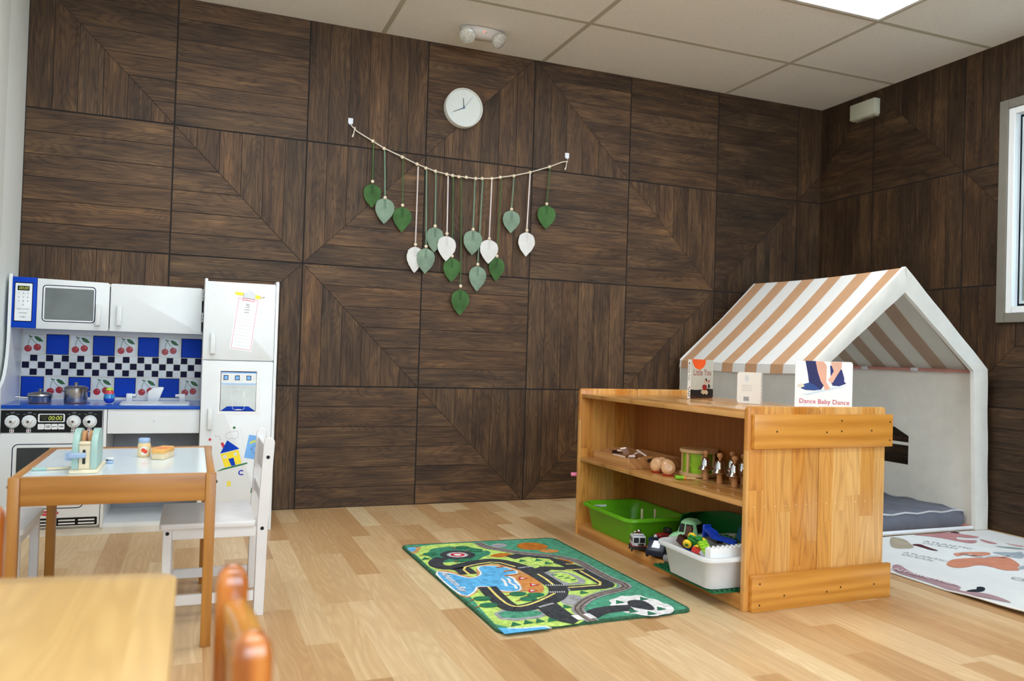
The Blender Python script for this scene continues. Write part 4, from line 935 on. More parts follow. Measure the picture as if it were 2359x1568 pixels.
# left side panel: slim at the top, sweeping out to the counter
pr = [(-YB, 0.0), (0.372, 0.0), (0.372, 0.520), (0.395, 0.545), (0.398, 0.600)]
pr += [(0.262+0.136*(1-math.sin(a)), 0.610+0.21*(1-math.cos(a))/1.0) for a in (0.15, 0.4, 0.65, 0.9, 1.15, 1.4, PI/2)]
pr += [(0.262, 1.045), (0.255, 1.068), (0.235, 1.072), (0.10, 1.040), (-YB, 1.035)]
Tl = frame((KX0, 0, 0), (0, -1, 0), (0, 0, 1))
b = MB(); b.prism(pr, -0.012, 0, WHITE, Tl, 0.0); b.build('side_panel', t, smooth=30)
b = MB(); b.box(KX0+0.0125, KX1, YB-0.008, YB, 0.0, 1.03, WHITE); 
Tp = FRONT(YB-0.008)
# printed splashback: cherry tiles, blue tiles, small checks
GROUT = M('grout_print', (214, 214, 206), 0.35); OFFW = M('tile_white', (226, 230, 232), 0.25); CHR = M('cherry_red', (176, 22, 44), 0.3); LEAFG = M('cherry_leaf', (14, 92, 40), 0.4); CHL = M('cherry_shine', (230, 120, 130), 0.4)
sx0, tile = 0.0275, 0.0925
b.poly([(sx0, 0.543), (KX1-0.0005, 0.543), (KX1-0.0005, 0.828), (sx0, 0.828)], 0.0003, GROUT, Tp)
def cherry(u, v, s):
    b.poly([(u+0.08*s, v+0.05*s), (u+0.92*s, v+0.05*s), (u+0.92*s, v+0.95*s), (u+0.08*s, v+0.95*s)], 0.0005, OFFW, Tp)
    for cx, cy in ((.27, .27), (.66, .34)):
        b.poly(circle(u+cx*s, v+cy*s, .165*s, 20), 0.0009, CHR, Tp); b.poly(circle(u+(cx+.06)*s, v+(cy+.06)*s, .035*s, 10), 0.0011, CHL, Tp)
    b.stroke(smoothline([(u+.27*s, v+.42*s), (u+.28*s, v+.62*s), (u+.36*s, v+.80*s)]), .022*s, 0.0008, GREENP, Tp)
    b.stroke(smoothline([(u+.66*s, v+.49*s), (u+.50*s, v+.62*s), (u+.38*s, v+.80*s)]), .022*s, 0.0008, GREENP, Tp)
    b.stroke([(u+.29*s, v+.90*s), (u+.36*s, v+.84*s), (u+.44*s, v+.86*s)], .05*s, 0.0010, LEAFG, Tp)
    b.poly([(u+.50*s, v+.86*s), (u+.62*s, v+.88*s), (u+.78*s, v+.80*s), (u+.92*s, v+.62*s), (u+.74*s, v+.62*s), (u+.60*s, v+.70*s)], 0.0010, LEAFG, Tp)
for i in range(8):
    for row, z in ((0, 0.5475), (1, 0.7355)):
        u = sx0+i*tile
        if (i+row) % 2 == 0: 
            b.poly([(u+.0015, z), (u+tile-.0015, z), (u+tile-.0015, z+.090), (u+.0015, z+.090)], 0.0005, NAVY, Tp)
            b.poly([(u+.004, z+.0025), (u+tile-.004, z+.0025), (u+tile-.004, z+.0875), (u+.004, z+.0875)], 0.0007, BLUE, Tp)
        else: cherry(u, z, .0905)
sm = 0.0308
for j in range(3):
    for i in range(24):
        u, z = sx0+i*sm+0.0015, 0.6420+j*sm
        b.poly([(u+.0016, z+.0016), (u+sm-.0016, z+.0016), (u+sm-.0016, z+sm-.0016), (u+.0016, z+sm-.0016)], 0.0005, NAVY if (i+j) % 2 else OFFW, Tp)
b.build('back_panel', t, smooth=0)
# upper cupboard carcass
b = MB(); 
for q in ((0.0275, KX1-0.001, -0.236, YB-0.0095, 0.845, 0.857), (0.0275, KX1-0.001, -0.236, YB-0.0095, 1.036, 1.048), (0.388, 0.398, -0.236, YB-0.0095, 0.857, 1.036)): b.box(*q, WHITE, 0.0015, 1)
b.build('cupboard', t)
YU = -0.2385
Tu = FRONT(YU-0.015)
b = MB(); b.prism([(0.114, 0.846), (0.114, 1.058)] + [(0.024+0.008*math.cos(a), 1.050+0.008*math.sin(a)) for a in (PI/2, 2.0, 2.6, PI)] + [(0.022+0.008*math.cos(a)-0.004, 0.856+0.008*math.sin(a)) for a in (PI, 3.7, 4.2, 1.5*PI)], -0.015, 0, BLUE, Tu, 0.002, 2)
b.poly(rrect(0.0335, 0.1005, 0.872, 1.036, 0.003), 0.0003, NAVY, Tu); b.poly(rrect(0.0365, 0.0975, 0.876, 1.032, 0.003), 0.0006, OFFW, Tu)
b.poly([(0.0445, 1.002), (0.0875, 1.002), (0.0875, 1.021), (0.0445, 1.021)], 0.0009, BLACK, Tu)
LCDY = M('lcd_yellow', (206, 214, 90), 0.5)
b.text('00:00', 0.0165, 0.066, 1.0115, 0.0012, LCDY, Tu, shear=0.25, sx=0.95)
for i, d in enumerate('123456789'): b.text(d, 0.0105, 0.050+0.016*(i % 3), 0.9905-0.0165*(i//3), 0.0009, INK, Tu)
b.text('0', 0.0105, 0.066, 0.942, 0.0009, INK, Tu)
for s_, z in (('TIME COOK', 0.9245), ('CANCEL', 0.9085), ('START', 0.892)): b.text(s_, 0.0072, 0.066, z, 0.0009, INK, Tu, sx=1.15)
b.build('microwave_panel', t, smooth=30)
b = MB(); b.prism([(0.1155, 0.8455), (0.380, 0.8455), (0.387, 0.852), (0.387, 1.046), (0.380, 1.052), (0.1155, 1.056)], -0.015, 0, WHITE, Tu, 0.002, 2)
b.poly(rrect(0.135, 0.335, 0.876, 1.031, 0.016), 0.0003, NAVY, Tu); b.poly(rrect(0.1385, 0.3315, 0.8795, 1.0275, 0.013), 0.0006, WHITE, Tu)
b.poly(rrect(0.1445, 0.3275, 0.8855, 1.0185, 0.004), 0.0009, GREYP, Tu)
d = b.build('microwave_door', t, smooth=30)
def handle(x0, z0, z1, T, par, h=0.0):
    b = MB(); b.box(x0, x0+0.020, z0, z1, h+0.0003, h+0.022, WHITE2, 0.003, 2, T=T); b.build('handle', par)
handle(0.337, 0.867, 0.955, Tu, d)
b = MB(); b.prism(rrect(0.3915, 0.7585, 0.8455, 1.0505, 0.007, 4), -0.015, 0, WHITE, Tu, 0.002, 2); d = b.build('cupboard_door', t, smooth=30)
handle(0.418, 0.870, 0.958, Tu, d)
for z in (0.995, 0.900):
    b = MB(); b.cyl((0.7620, YU-0.0165, z), (0.7620, YU-0.0165, z+0.042), 0.0034, CHROME, n=10); 
    for k in range(2): b.cyl((0.7620, YU-0.0165, z+0.013+k*0.013), (0.7620, YU-0.0165, z+0.0145+k*0.013), 0.0040, INK, n=10)
    b.build('hinge', t)
# counter
CB = M('counter_blue', (46, 98, 190), 0.22, var=0.08, scale=6, coat=0.3); CE = M('counter_edge', (14, 74, 176), 0.45, spec=0.25)
YC = -0.384
b = MB(); b.box(KX0+0.0125, KX1-0.0005, YC, YB-0.0095, 0.521, 0.535, CE, 0.0015, 2)
b.poly([(KX0+0.014, YC+0.002), (KX1-0.002, YC+0.002), (KX1-0.002, YB-0.010), (KX0+0.014, YB-0.010)], 0.5353, CB)
for p, q in (((0.045, -0.372), (0.11, -0.20)), ((0.330, -0.372), (0.352, -0.16))): b.stroke([p, q], 0.0035, 0.5356, OFFW)
b.box(KX0+0.0125, KX1-0.0005, YB-0.020, YB-0.0095, 0.5357, 0.5455, WHITE)
b.build('countertop', t, smooth=30)
b = MB(); o_ = rrect(0.447, 0.722, -0.355, -0.150, 0.02, 4); i_ = rrect(0.465, 0.704, -0.338, -0.168, 0.018, 4)
lo = 0.5357
ring = [[b.bm.verts.new((p[0], p[1], z)) for p in q] for q, z in ((o_, lo), (o_, lo+.004), (i_, lo+.004), (rrect(.475, .694, -.328, -.178, .018, 4), lo+0.0006))]
for A, B in zip(ring, ring[1:]):
    for k in range(len(A)): b.bm.faces.new((A[k], A[(k+1) % len(A)], B[(k+1) % len(A)], B[k])).material_index = b.mi(WHITE)
b.bm.faces.new(ring[-1])
b.build('sink_basin', t)
b = MB(); T = frame((0, -0.105, 0), (1, 0, 0), (0, 0, 1)); b.prism([(0.545, 0.5357), (0.590, 0.5357), (0.612, 0.5985), (0.605, 0.602), (0.570, 0.600), (0.545, 0.580)], -0.016, 0.016, WHITE2, T, 0.003, 2)
b.build('faucet', t)
for x, kx in ((0.470, 0.497), (0.690, 0.660)):
    b = MB(); b.box(x-0.013, x+0.013, -0.120, -0.096, 0.5357, 0.571, WHITE2, 0.003, 2); b.cyl((min(x, kx), -0.108, 0.562), (max(x, kx), -0.108, 0.562), 0.0075, WHITE2, n=14, bev=0.002); b.build('tap', t)
# stove front
YS = -0.370
Ts = FRONT(YS-0.012)
b = MB(); b.box(KX0+0.0125, 0.392, YS, -0.358, 0.045, 0.5205, WHITE); b.box(0.394, 0.406, YS-0.010, YB-0.0095, 0.030, 0.5205, WHITE, 0.001, 1)
b.box(KX0+0.0125, KX1-0.001, -0.355, YB-0.0095, 0.030, 0.044, WHITE); b.box(KX0+0.0125, KX1-0.001, -0.366, -0.352, 0.0, 0.0295, M('white_plinth', (222, 220, 212), 0.5), 0.001, 1); b.build('carcass', t)
b = MB(); b.box(KX0+0.013, 0.391, 0.4245, 0.5155, -0.0115, 0, WHITE, 0.001, 1, T=Ts)
b.poly([(KX0+0.0135, 0.4255), (0.390, 0.4255), (0.390, 0.5150), (KX0+0.0135, 0.5150)], 0.0003, BLACK, Ts)
b.poly(rrect(0.157, 0.2525, 0.4670, 0.5010, 0.005), 0.0005, OFFW, Ts); b.poly(rrect(0.1625, 0.2475, 0.4705, 0.4975, 0.003), 0.0008, BLACK, Ts)
b.text('00:00', 0.0245, 0.217, 0.483, 0.0011, LCDY, Ts, shear=0.2, sx=0.92)
DIM = M('lcd_dim', (92, 98, 44), 0.5)
b.text('COOK', 0.0085, 0.1785, 0.4885, 0.0011, DIM, Ts); b.text('TIME', 0.0085, 0.1785, 0.4790, 0.0011, DIM, Ts)
for k in range(4):
    x = 0.157+k*0.0242; b.poly(rrect(x, x+0.0225, 0.438, 0.460, 0.003), 0.0005, OFFW, Ts)
for k, s_ in enumerate((('',), ('OVEN', 'TEMP'), ('BROIL',), ('TIMER',))):
    for q, w_ in enumerate(s_):
        if w_: b.text(w_, 0.0062, 0.168+k*0.0242, 0.449+(0.003 if len(s_) > 1 else 0)-q*0.006, 0.0008, BLACK, Ts, bold=0.0002)
for q in (0, 1): b.stroke([(0.164, 0.4515-q*0.005), (0.172, 0.4515-q*0.005)], 0.0008, 0.0008, PALE, Ts)
KN = (0.067, 0.126, 0.285, 0.344)
for i, x in enumerate(KN):
    b.poly(circle(x, 0.4695, 0.0262, 30), 0.0005, OFFW, Ts)
    for k in range(16):
        a = 2*PI*k/16; b.stroke([(x+.0222*math.cos(a), .4695+.0222*math.sin(a)), (x+.0258*math.cos(a), .4695+.0258*math.sin(a))], 0.0008, 0.0007, INK, Ts)
    b.text('OFF', 0.0085, x+0.001, 0.5045, 0.0006, PALE, Ts); b.text('LOW', 0.0045, x-0.017, 0.499, 0.0006, PALE, Ts); b.text('HIGH', 0.0045, x+0.019, 0.499, 0.0006, PALE, Ts)
    b.poly(rrect(x-0.0085, x+0.0075, 0.4255, 0.4415, 0.003), 0.0005, OFFW, Ts)
    for q in range(4): b.poly(circle(x-0.0045+0.0078*(q % 2), 0.4297+0.0078*(q//2), 0.0026, 10), 0.0007, REDP if q == (1, 0, 3, 2)[i] else BLACK, Ts)
cp = b.build('control_panel', t, smooth=0)
for i, x in enumerate(KN):
    b = MB(); b.cyl(Ts @ Vector((x, 0.4685, 0.0009)), Ts @ Vector((x, 0.4685, 0.010)), 0.0205, WHITE2, n=28, bev=0.0015)
    a = (0.85, 0.85, 2.05, 2.05)[i]; c, s_ = math.cos(a), math.sin(a)
    Tk = Ts @ Matrix.Translation((x-0.002, 0.470, 0.0102)) @ Matrix.Rotation(a, 4, 'Z')
    b.box(-0.019, 0.019, -0.0095, 0.0095, 0, 0.010, WHITE2, 0.003, 2, T=Tk)
    b.cyl(Tk @ Vector((0, 0, 0.0100)), Tk @ Vector((0, 0, 0.0106)), 0.0062, BLACK if i == 3 else CHROME, n=16); b.cyl(Tk @ Vector((0, 0, 0.0106)), Tk @ Vector((0, 0, 0.0109)), 0.003, BLACK, n=10)
    b.build('knob', t)
b = MB(); b.prism(rrect(KX0+0.013, 0.391, 0.042, 0.4225, 0.008, 4), -0.0115, 0, WHITE, Ts, 0.0015, 1)
b.poly(rrect(0.070, 0.332, 0.116, 0.380, 0.022), 0.0003, NAVY, Ts); b.poly(rrect(0.0735, 0.3285, 0.1195, 0.3765, 0.019), 0.0006, WHITE, Ts)
b.poly(rrect(0.0865, 0.3185, 0.1335, 0.3645, 0.004), 0.0009, M('oven_grey', (52, 58, 60), 0.25, var=0.1), Ts)
b.poly(rrect(0.135, 0.384, 0.046, 0.0785, 0.004), 0.0003, BLACK, Ts)
for k in range(3):
    for z in (0.0545, 0.0675): b.poly(rrect(0.172+k*0.071, 0.233+k*0.071, z-0.003, z+0.003, 0.0028, 3), 0.0006, OFFW, Ts)
b.poly(circle(0.208, 0.0985, 0.036, 28, 0.0105), 0.0003, REDP, Ts); b.poly(circle(0.208, 0.0985, 0.034, 28, 0.0088), 0.0005, M('badge_red', (214, 30, 60), .4), Ts)
b.text('Melissa & Doug', 0.0098, 0.208, 0.0985, 0.0008, OFFW, Ts)
b.build('oven_door', t, smooth=0)
# under the sink
b = MB(); b.box(0.4085, KX1-0.0015, YS-0.008, YS+0.004, 0.4185, 0.5205, WHITE, 0.001, 1)
b.poly(circle(0.585, 0.470, 0.0018, 8), 0.0003, HOLE, FRONT(YS-0.008)); b.build('sink_front', t, smooth=0)
b = MB(); b.box(0.4085, KX1-0.0015, YB-0.0205, YB-0.0100, 0.0445, 0.4180, M('grey_back', (150, 156, 162), 0.6)); b.build('inner_back', t)
for (x, y) in ((0.52, -0.20), (0.53, -0.30)):
    pass
# fridge
YF = -0.414
b = MB(); b.prism([(-YB, 0), (-YF, 0), (-YF, 1.078), (-YF-0.008, 1.086), (-YB, 1.075)], -0.012, 0, WHITE, frame((FX0+0.0005, 0, 0), (0, -1, 0), (0, 0, 1)), 0.0015, 1)
b.build('side_panel', t)
sc_ = [(-YB, 0), (-YF+0.016, 0), (-YF+0.016, 0.06), (-YF+0.012, 0.10)]
for k in range(8): sc_ += [(-YF+0.016, 0.14+k*0.11), (-YF+0.016, 0.19+k*0.11), (-YF+0.0135, 0.205+k*0.11)]
sc_ += [(-YF+0.016, 1.075), (-YF+0.008, 1.086), (-YB, 1.075)]
b = MB(); b.prism(sc_, -0.012, 0, WHITE, frame((FX1-0.012, 0, 0), (0, -1, 0), (0, 0, 1))); b.build('side_panel', t)
b = MB()
for q in ((FX0+0.0130, FX1-0.0125, YF+0.004, YB-0.009, 1.040, 1.052), (FX0+0.0130, FX1-0.0125, YF+0.004, YB-0.009, 0.728, 0.740), (FX0+0.0130, FX1-0.0125, YF+0.004, YB-0.009, 0.022, 0.034)): b.box(*q, WHITE)
b.box(FX0+0.0130, FX1-0.0125, YB-0.0085, YB, 0.0, 1.07, WHITE); b.build('fridge_body', t)
Tf = FRONT(YF-0.012)
b = MB(); b.prism(rrect(FX0+0.0015, FX1-0.0128, 0.7365, 1.073, 0.008, 4), -0.0115, 0, WHITE, Tf, 0.002, 2); fz = b.build('freezer_door', t, smooth=30)
handle(0.796, 0.762, 0.851, Tf, fz)
def fg(k): return FG[k]
b = MB()
LITE = M('paper_pink', (240, 226, 232), 0.5); SHP = M('clip_grey', (198, 202, 206), 0.3)
b.poly(fg('paper'), 0.0004, M('paper_white', (238, 240, 244), 0.5, var=0.01), Tf)
b.stroke([(p[0], p[1]) for p in fg('border')], 0.0016, 0.0006, PINKP, Tf, closed=True)
b.poly(fg('border')[:2]+[fg('inner')[1], fg('inner')[0]], 0.0005, LITE, Tf)
P0, P1, P2, P3 = [Vector(p) for p in fg('inner')]
ang = math.atan2((P1-P0).y, (P1-P0).x)
tp = (Vector(fg('border')[0])+Vector(fg('border')[1]))/2
dn = ((P3-P0)+(P2-P1)).normalized()
c_ = tp+dn*0.0075; b.text('SHOPPING LIST', 0.0082, c_.x, c_.y, 0.0008, REDP, Tf, rot=ang, sx=0.95, bold=0.0002)
mid = (P0+P1)/2
for i, s_ in enumerate(('Eggs', 'milk', 'butter', 'juice')):
    q = mid+dn*(0.009+0.0115*i); b.text(s_, 0.0095, q.x, q.y, 0.0008, INK, Tf, rot=ang, shear=0.2)
for i in range(13):
    f = 0.07+i*0.073; a = P0.lerp(P3, f); c = P1.lerp(P2, f); b.stroke([a.lerp(c, 0.06), a.lerp(c, 0.94)], 0.0005, 0.0006, PALE, Tf)
for k in ('pencilL', 'pencilR'): b.poly(fg(k), 0.0008, YELLOWP, Tf)
b.poly(fg('tip'), 0.0008, CREAM, Tf); q = fg('tip')[1]; b.poly(circle(q[0]-0.001, q[1], 0.0022, 8), 0.001, BLACK, Tf)
b.poly(fg('clip'), 0.0010, SHP, Tf); b.stroke([fg('clip')[0], fg('clip')[-1], fg('clip')[-2]], 0.001, 0.0012, INK, Tf)
b.build('shopping_list', fz, smooth=0)
b = MB(); b.prism(rrect(FX0+0.0015, FX1-0.0128, 0.035, 0.7335, 0.008, 4), -0.0115, 0, WHITE, Tf, 0.002, 2); fd = b.build('fridge_door', t, smooth=30)
handle(0.796, 0.440, 0.529, Tf, fd)
b = MB()
SKY = M('sky_print', (116, 176, 240), 0.4)
b.poly(fg('disp_out'), 0.0003, M('sticker_white', (234, 236, 236), 0.3, var=0.01), Tf); b.poly(fg('disp_line'), 0.0005, NAVY, Tf)
b.poly([(Vector(p)*0.97+Vector(((fg('disp_line')[0][0]+fg('disp_line')[2][0])/2, (fg('disp_line')[0][1]+fg('disp_line')[2][1])/2))*0.03)[:] for p in fg('disp_line')], 0.0006, WHITE, Tf)
b.poly(fg('disp_top'), 0.0008, OFFW, Tf); b.poly(fg('disp_gray'), 0.0008, M('disp_grey', (196, 204, 204), 0.35), Tf); b.poly(fg('disp_bar'), 0.0008, SKY, Tf); b.poly(fg('disp_bar2'), 0.0009, SKY, Tf)
b.stroke([fg('disp_line')[0], fg('disp_line')[1]], 0.003, 0.0010, NAVY, Tf)
for k in ('b1', 'b2', 'b3'):
    q = fg(k); b.poly(q, 0.0010, NAVY, Tf); cx_ = sum(p[0] for p in q)/4; cy_ = sum(p[1] for p in q)/4
    b.poly([(cx_+(p[0]-cx_)*.72, cy_+(p[1]-cy_)*.72) for p in q], 0.0012, SKY, Tf); b.stroke([(cx_-0.004, cy_-0.0085), (cx_+0.006, cy_-0.0085)], 0.0012, 0.0010, INK, Tf)
    b.poly(circle(cx_+0.010, cy_+0.002, 0.003, 8), 0.0010, M('pale_btn', (214, 218, 222), .4), Tf); b.poly(circle(cx_+0.010, cy_-0.004, 0.003, 8), 0.0010, M('pale_btn', (214, 218, 222), .4), Tf)
b.poly(fg('base'), 0.0010, BLUE, Tf)
bb = fg('base')
for f in (0.3, 0.6, 0.85): b.stroke([Vector(bb[1]).lerp(Vector(bb[0]), f), Vector(bb[2]).lerp(Vector(bb[3]), f)], 0.0010, 0.0011, NAVY, Tf)
g_ = fg('glass'); b.stroke(g_, 0.0014, 0.0013, WHITE, Tf, closed=True); b.stroke([Vector(g_[4])+Vector((0.001, .002)), Vector(g_[3])+Vector((-.001, .002))], 0.004, 0.0013, WHITE, Tf)
b.stroke([(g_[1][0]-0.008, g_[1][1]-0.006), (g_[1][0]-0.0095, g_[1][1]-0.03)], 0.004, 0.0013, M('shine_print', (226, 230, 230), .4), Tf)
b.build('water_dispenser', fd, smooth=0)
b = MB()
for k, m, h in (('chimney', REDP, .0004), ('house', YELLOWP, .0005), ('roof', BLUE, .0007), ('hdoor', BLUE, .0007), ('grass', GREENP, .0007), ('win1', OFFW, .0007), ('win2', OFFW, .0007)): b.poly(FR[k], h, m, Tf)
for k in ('win1', 'win2'):
    q = FR[k]; cx_ = sum(p[0] for p in q)/4; cy_ = sum(p[1] for p in q)/4
    b.stroke([(cx_-.003, cy_-.0008), (cx_+.003, cy_+.0008)], .0006, .0009, INK, Tf); b.stroke([(cx_-.0008, cy_+.003), (cx_+.0008, cy_-.003)], .0006, .0009, INK, Tf)
b.stroke(FRS['smoke'], 0.0007, 0.0004, INK, Tf); b.stroke(FRS['curl'], 0.0007, 0.0004, INK, Tf); b.stroke(FRS['page'], 0.0005, 0.0004, PALE, Tf)
b.build('house_drawing', fd, smooth=0)
b = MB(); b.poly(FR['blue'], 0.0005, SKY, Tf)
fc = FRP[6]; b.stroke(circle(fc[0], fc[1], 0.020, 30, 0.021), 0.0009, 0.0009, INK, Tf, closed=True); b.stroke(circle(fc[0]-.022, fc[1]+.004, .005, 14), 0.0009, 0.0008, INK, Tf, closed=True)
b.poly(FR['hair'], 0.0010, M('hair_print', (206, 214, 96), .5), Tf)
for p in (FRP[7], FRP[8]): b.poly(circle(p[0], p[1], 0.0013, 8), 0.0010, BLACK, Tf)
b.stroke(circle(FRP[9][0], FRP[9][1], 0.0034, 12), 0.0007, 0.0010, M('purple_print', (120, 90, 190), .5), Tf, closed=True); b.stroke(FRS['smile'], 0.0009, 0.0010, INK, Tf)
b.build('face_drawing', fd, smooth=0)
for p, m, nm in ((FRP[0], GREENP, 'green'), (FRP[1], REDP, 'red')):
    b = MB(); b.cyl(Tf @ Vector((p[0], p[1], 0.0006)), Tf @ Vector((p[0], p[1], 0.0024)), 0.0053, m, n=20); b.build('round_magnet', fd, label=nm+' round magnet')
for s_, p, m, r in (('C', FRP[2], M('letter_blue', (20, 40, 170), .4), 0), ('B', FRP[3], YELLOWP, -0.1), ('D', FRP[4], GREENP, -0.12), ('A', FRP[5], REDP, 0.1)):
    b = MB(); b.text(s_, 0.030, p[0], p[1], 0.0006, m, Tf, rot=r, bold=0.0012); b.build('magnet_letter', fd, smooth=0, label='letter '+s_)
# pans on the stove
STEEL = M('pan_steel', (176, 172, 168), 0.22, metal=1.0, var=0.08, scale=30); PINKB = M('pan_base', (120, 74, 62), 0.5)
zc = 0.5362
px, py = 0.143, -0.262
t = thing('frying_pan', 'low steel toy pan with a domed lid and long thin handle', 'toy pan', (px, py, zc))
b = MB(); b.lathe([(0, 0.0003), (0.040, 0.0003), (0.042, 0.004), (0.0425, 0.026), (0.0435, 0.0275), (0.041, 0.0275), (0.040, 0.004), (0, 0.004)], (px, py, zc), [PINKB, PINKB]+[STEEL]*5, 36)
b.build('pan_body', t)
b = MB(); b.tube([(px-0.042, py-0.004, zc+0.021), (px-0.066, py-0.008, zc+0.024), (px-0.088, py-0.012, zc+0.025)], [0.0035, 0.003, 0.003], STEEL, 10); b.tube([(px+0.042, py-.006, zc+.021), (px+0.050, py-.004, zc+.022), (px+0.050, py+.006, zc+.022), (px+0.042, py+.008, zc+.021)], 0.002, STEEL, 8); b.build('handle', t)
b = MB(); b.lathe([(0.046, 0.029), (0.047, 0.031), (0.044, 0.035), (0.043, 0.0385), (0.047, 0.0395), (0.044, 0.0415), (0.025, 0.046), (0.007, 0.048), (0.0045, 0.050), (0.0045, 0.053), (0.008, 0.055), (0.009, 0.058), (0.006, 0.060), (0, 0.0605)], (px, py, zc), STEEL, 36); b.lathe([(0.046, 0.0285), (0, 0.0285)], (px, py, zc), STEEL, 36); b.build('lid', t)
px, py = 0.273, -0.250
t = thing('stock_pot', 'tall steel toy pot with a knobbed lid on the stove', 'toy pot', (px, py, zc))
b = MB(); b.lathe([(0, 0.0003), (0.043, 0.0003), (0.0445, 0.004), (0.0445, 0.060), (0.047, 0.0615), (0.043, 0.0615), (0.042, 0.004), (0, 0.004)], (px, py, zc), [PINKB, PINKB]+[STEEL]*5, 40); b.build('pot_body', t)
b = MB()
for s_ in (-1, 1): b.tube([(px+s_*0.0445, py-.012, zc+.050), (px+s_*0.052, py-.009, zc+.050), (px+s_*0.052, py+.009, zc+.050), (px+s_*0.0445, py+.012, zc+.050)], 0.0022, STEEL, 8)
b.build('handles', t)
b = MB(); b.lathe([(0.0478, 0.0622), (0.0478, 0.064), (0.042, 0.069), (0.026, 0.0735), (0.009, 0.075), (0.0045, 0.0765), (0.0045, 0.080), (0.007, 0.082), (0.0075, 0.0865), (0.005, 0.0875), (0, 0.088)], (px, py, zc), STEEL, 40); b.lathe([(0.0478, 0.0622), (0, 0.0622)], (px, py, zc), STEEL, 40); b.build('lid', t)
# egg toy
ex, ey = 0.402, -0.262
EB = M('egg_blue', (24, 64, 190), 0.15, coat=0.5); ET = M('egg_teal', (36, 132, 190), 0.15, coat=0.5); ER = M('egg_pink', (206, 60, 70), 0.2, coat=0.5); EG = M('egg_lime', (176, 210, 40), 0.25, coat=0.3)
t = thing('egg_toy', 'small egg shaped toy with a blue base and lime cap on the counter', 'egg toy', (ex, ey, zc))
b = MB(); pr = [(0, 0.0003), (0.008, 0.001), (0.0165, 0.006), (0.0212, 0.015), (0.0222, 0.022)]; b.lathe(pr, (ex, ey, zc), EB, 28); b.build('base', t)
b = MB(); pr = [(0.0222, 0.0221), (0.0222, 0.026), (0.0212, 0.034), (0.0195, 0.041), (0.0175, 0.0475), (0.0135, 0.0545), (0.0128, 0.056)]; b.lathe(pr, (ex, ey, zc), [ET, ET, ET, ER, ER, ER], 28)
for k in range(7):
    a = 2*PI*k/7; b.sph((ex+0.0205*math.cos(a), ey+0.0205*math.sin(a), zc+0.030), 0.0026, SKY, 8)
b.build('shell', t)
b = MB(); b.lathe([(0.0145, 0.0562), (0.015, 0.058), (0.0125, 0.064), (0.007, 0.0675), (0, 0.0685)], (ex, ey, zc), EG, 24); b.lathe([(0.0145, 0.0562), (0, 0.0562)], (ex, ey, zc), EG, 24); b.build('cap', t)
# ------------------------------------------------------------ white topped children's table
LW = ((150, 96, 36), (178, 122, 54), (194, 140, 70))
TBX = wood('table_wood_x', *LW, 'X', 50, 0.42, 0.1, 0.6); TBZ = wood('table_wood_z', *LW, 'Z', 50, 0.42, 0.1, 0.6); TBY = wood('table_wood_y', *LW, 'Y', 50, 0.42, 0.1, 0.6)
TX0, TX1, TY0, TY1, TZ = 0.318, 0.799, -1.822, -1.190, 0.459
t = thing('activity_table', "children's table with white top and honey wood frame", 'table', ((TX0+TX1)/2, (TY0+TY1)/2, 0))
lg = 0.026
for (x, y) in ((TX0, TY0), (TX1-lg, TY0), (TX0, TY1-lg), (TX1-lg, TY1-lg)):
    b = MB(); b.box(x, x+lg, y, y+lg, 0.0, TZ, TBZ, 0.002, 2); b.build('leg', t)
for (y0, y1) in ((TY0+0.003, TY0+0.021), (TY1-0.021, TY1-0.003)):
    b = MB(); b.box(TX0+lg+0.0003, TX1-lg-0.0003, y0, y1, 0.387, TZ, TBX, 0.002, 2); b.build('apron', t)
for (x0, x1) in ((TX0+0.003, TX0+0.023), (TX1-0.023, TX1-0.003)):
    b = MB(); b.box(x0, x1, TY0+lg+0.0003, TY1-lg-0.0003, 0.387, TZ, TBY, 0.002, 2); b.build('apron', t)
LAM = M('white_laminate', (218, 230, 234), 0.16, var=0.01, spec=0.6)
b = MB(); b.box(TX0+0.0235, TX1-0.0235, TY0+0.0215, TY1-0.0215, 0.446, 0.4560, LAM); b.build('tabletop', t)
for (x, y) in ((TX0-0.0001, TY0+0.05), (TX1+0.0001, TY0+0.05)):
    s_ = -1 if x < 0.5 else 1; b = MB(); b.sph((x, TY0+0.013, 0.435), (0.004, 0.005, 0.005), M('bolt_dark', (60, 56, 54), .4), 12); b.build('bolt_cap', t)
ZT = 0.4563
# toaster
TEAL = M('mint_paint', (158, 192, 186), 0.4, var=0.03); PBLU = M('powder_blue', (158, 184, 218), 0.4, var=0.03); IVO = M('ivory_paint', (226, 214, 186), 0.45, var=0.03)
t = thing('toy_toaster', 'mint and ivory wooden toy toaster on the white table', 'toy toaster', (0.475, -1.665, ZT))
b = MB(); b.prism(rrect(0.441, 0.511, -1.762, -1.572, 0.006, 3), ZT+0.0002, ZT+0.009, IVO, FLOORF, 0.002, 1); b.build('base', t)
arch = [(1.592, ZT+0.0095), (1.742, ZT+0.0095), (1.742, ZT+0.058)] + [(1.667+0.075*math.cos(a), ZT+0.058+0.052*math.sin(a)) for a in [k*PI/14 for k in range(1, 14)]] + [(1.592, ZT+0.058)]
for x0 in (0.4455, 0.4890):
    b = MB(); b.prism(arch, -x0-0.0155 if False else 0, 0.0155, TEAL, frame((x0+0.0155, 0, 0), (0, -1, 0), (0, 0, 1)), 0.002, 2); b.build('side_panel', t)
b = MB(); b.box(0.4615, 0.4885, -1.738, -1.733, ZT+0.0095, ZT+0.072, IVO, 0.001, 1); b.box(0.4615, 0.4885, -1.600, -1.595, ZT+0.0095, ZT+0.072, IVO, 0.001, 1)
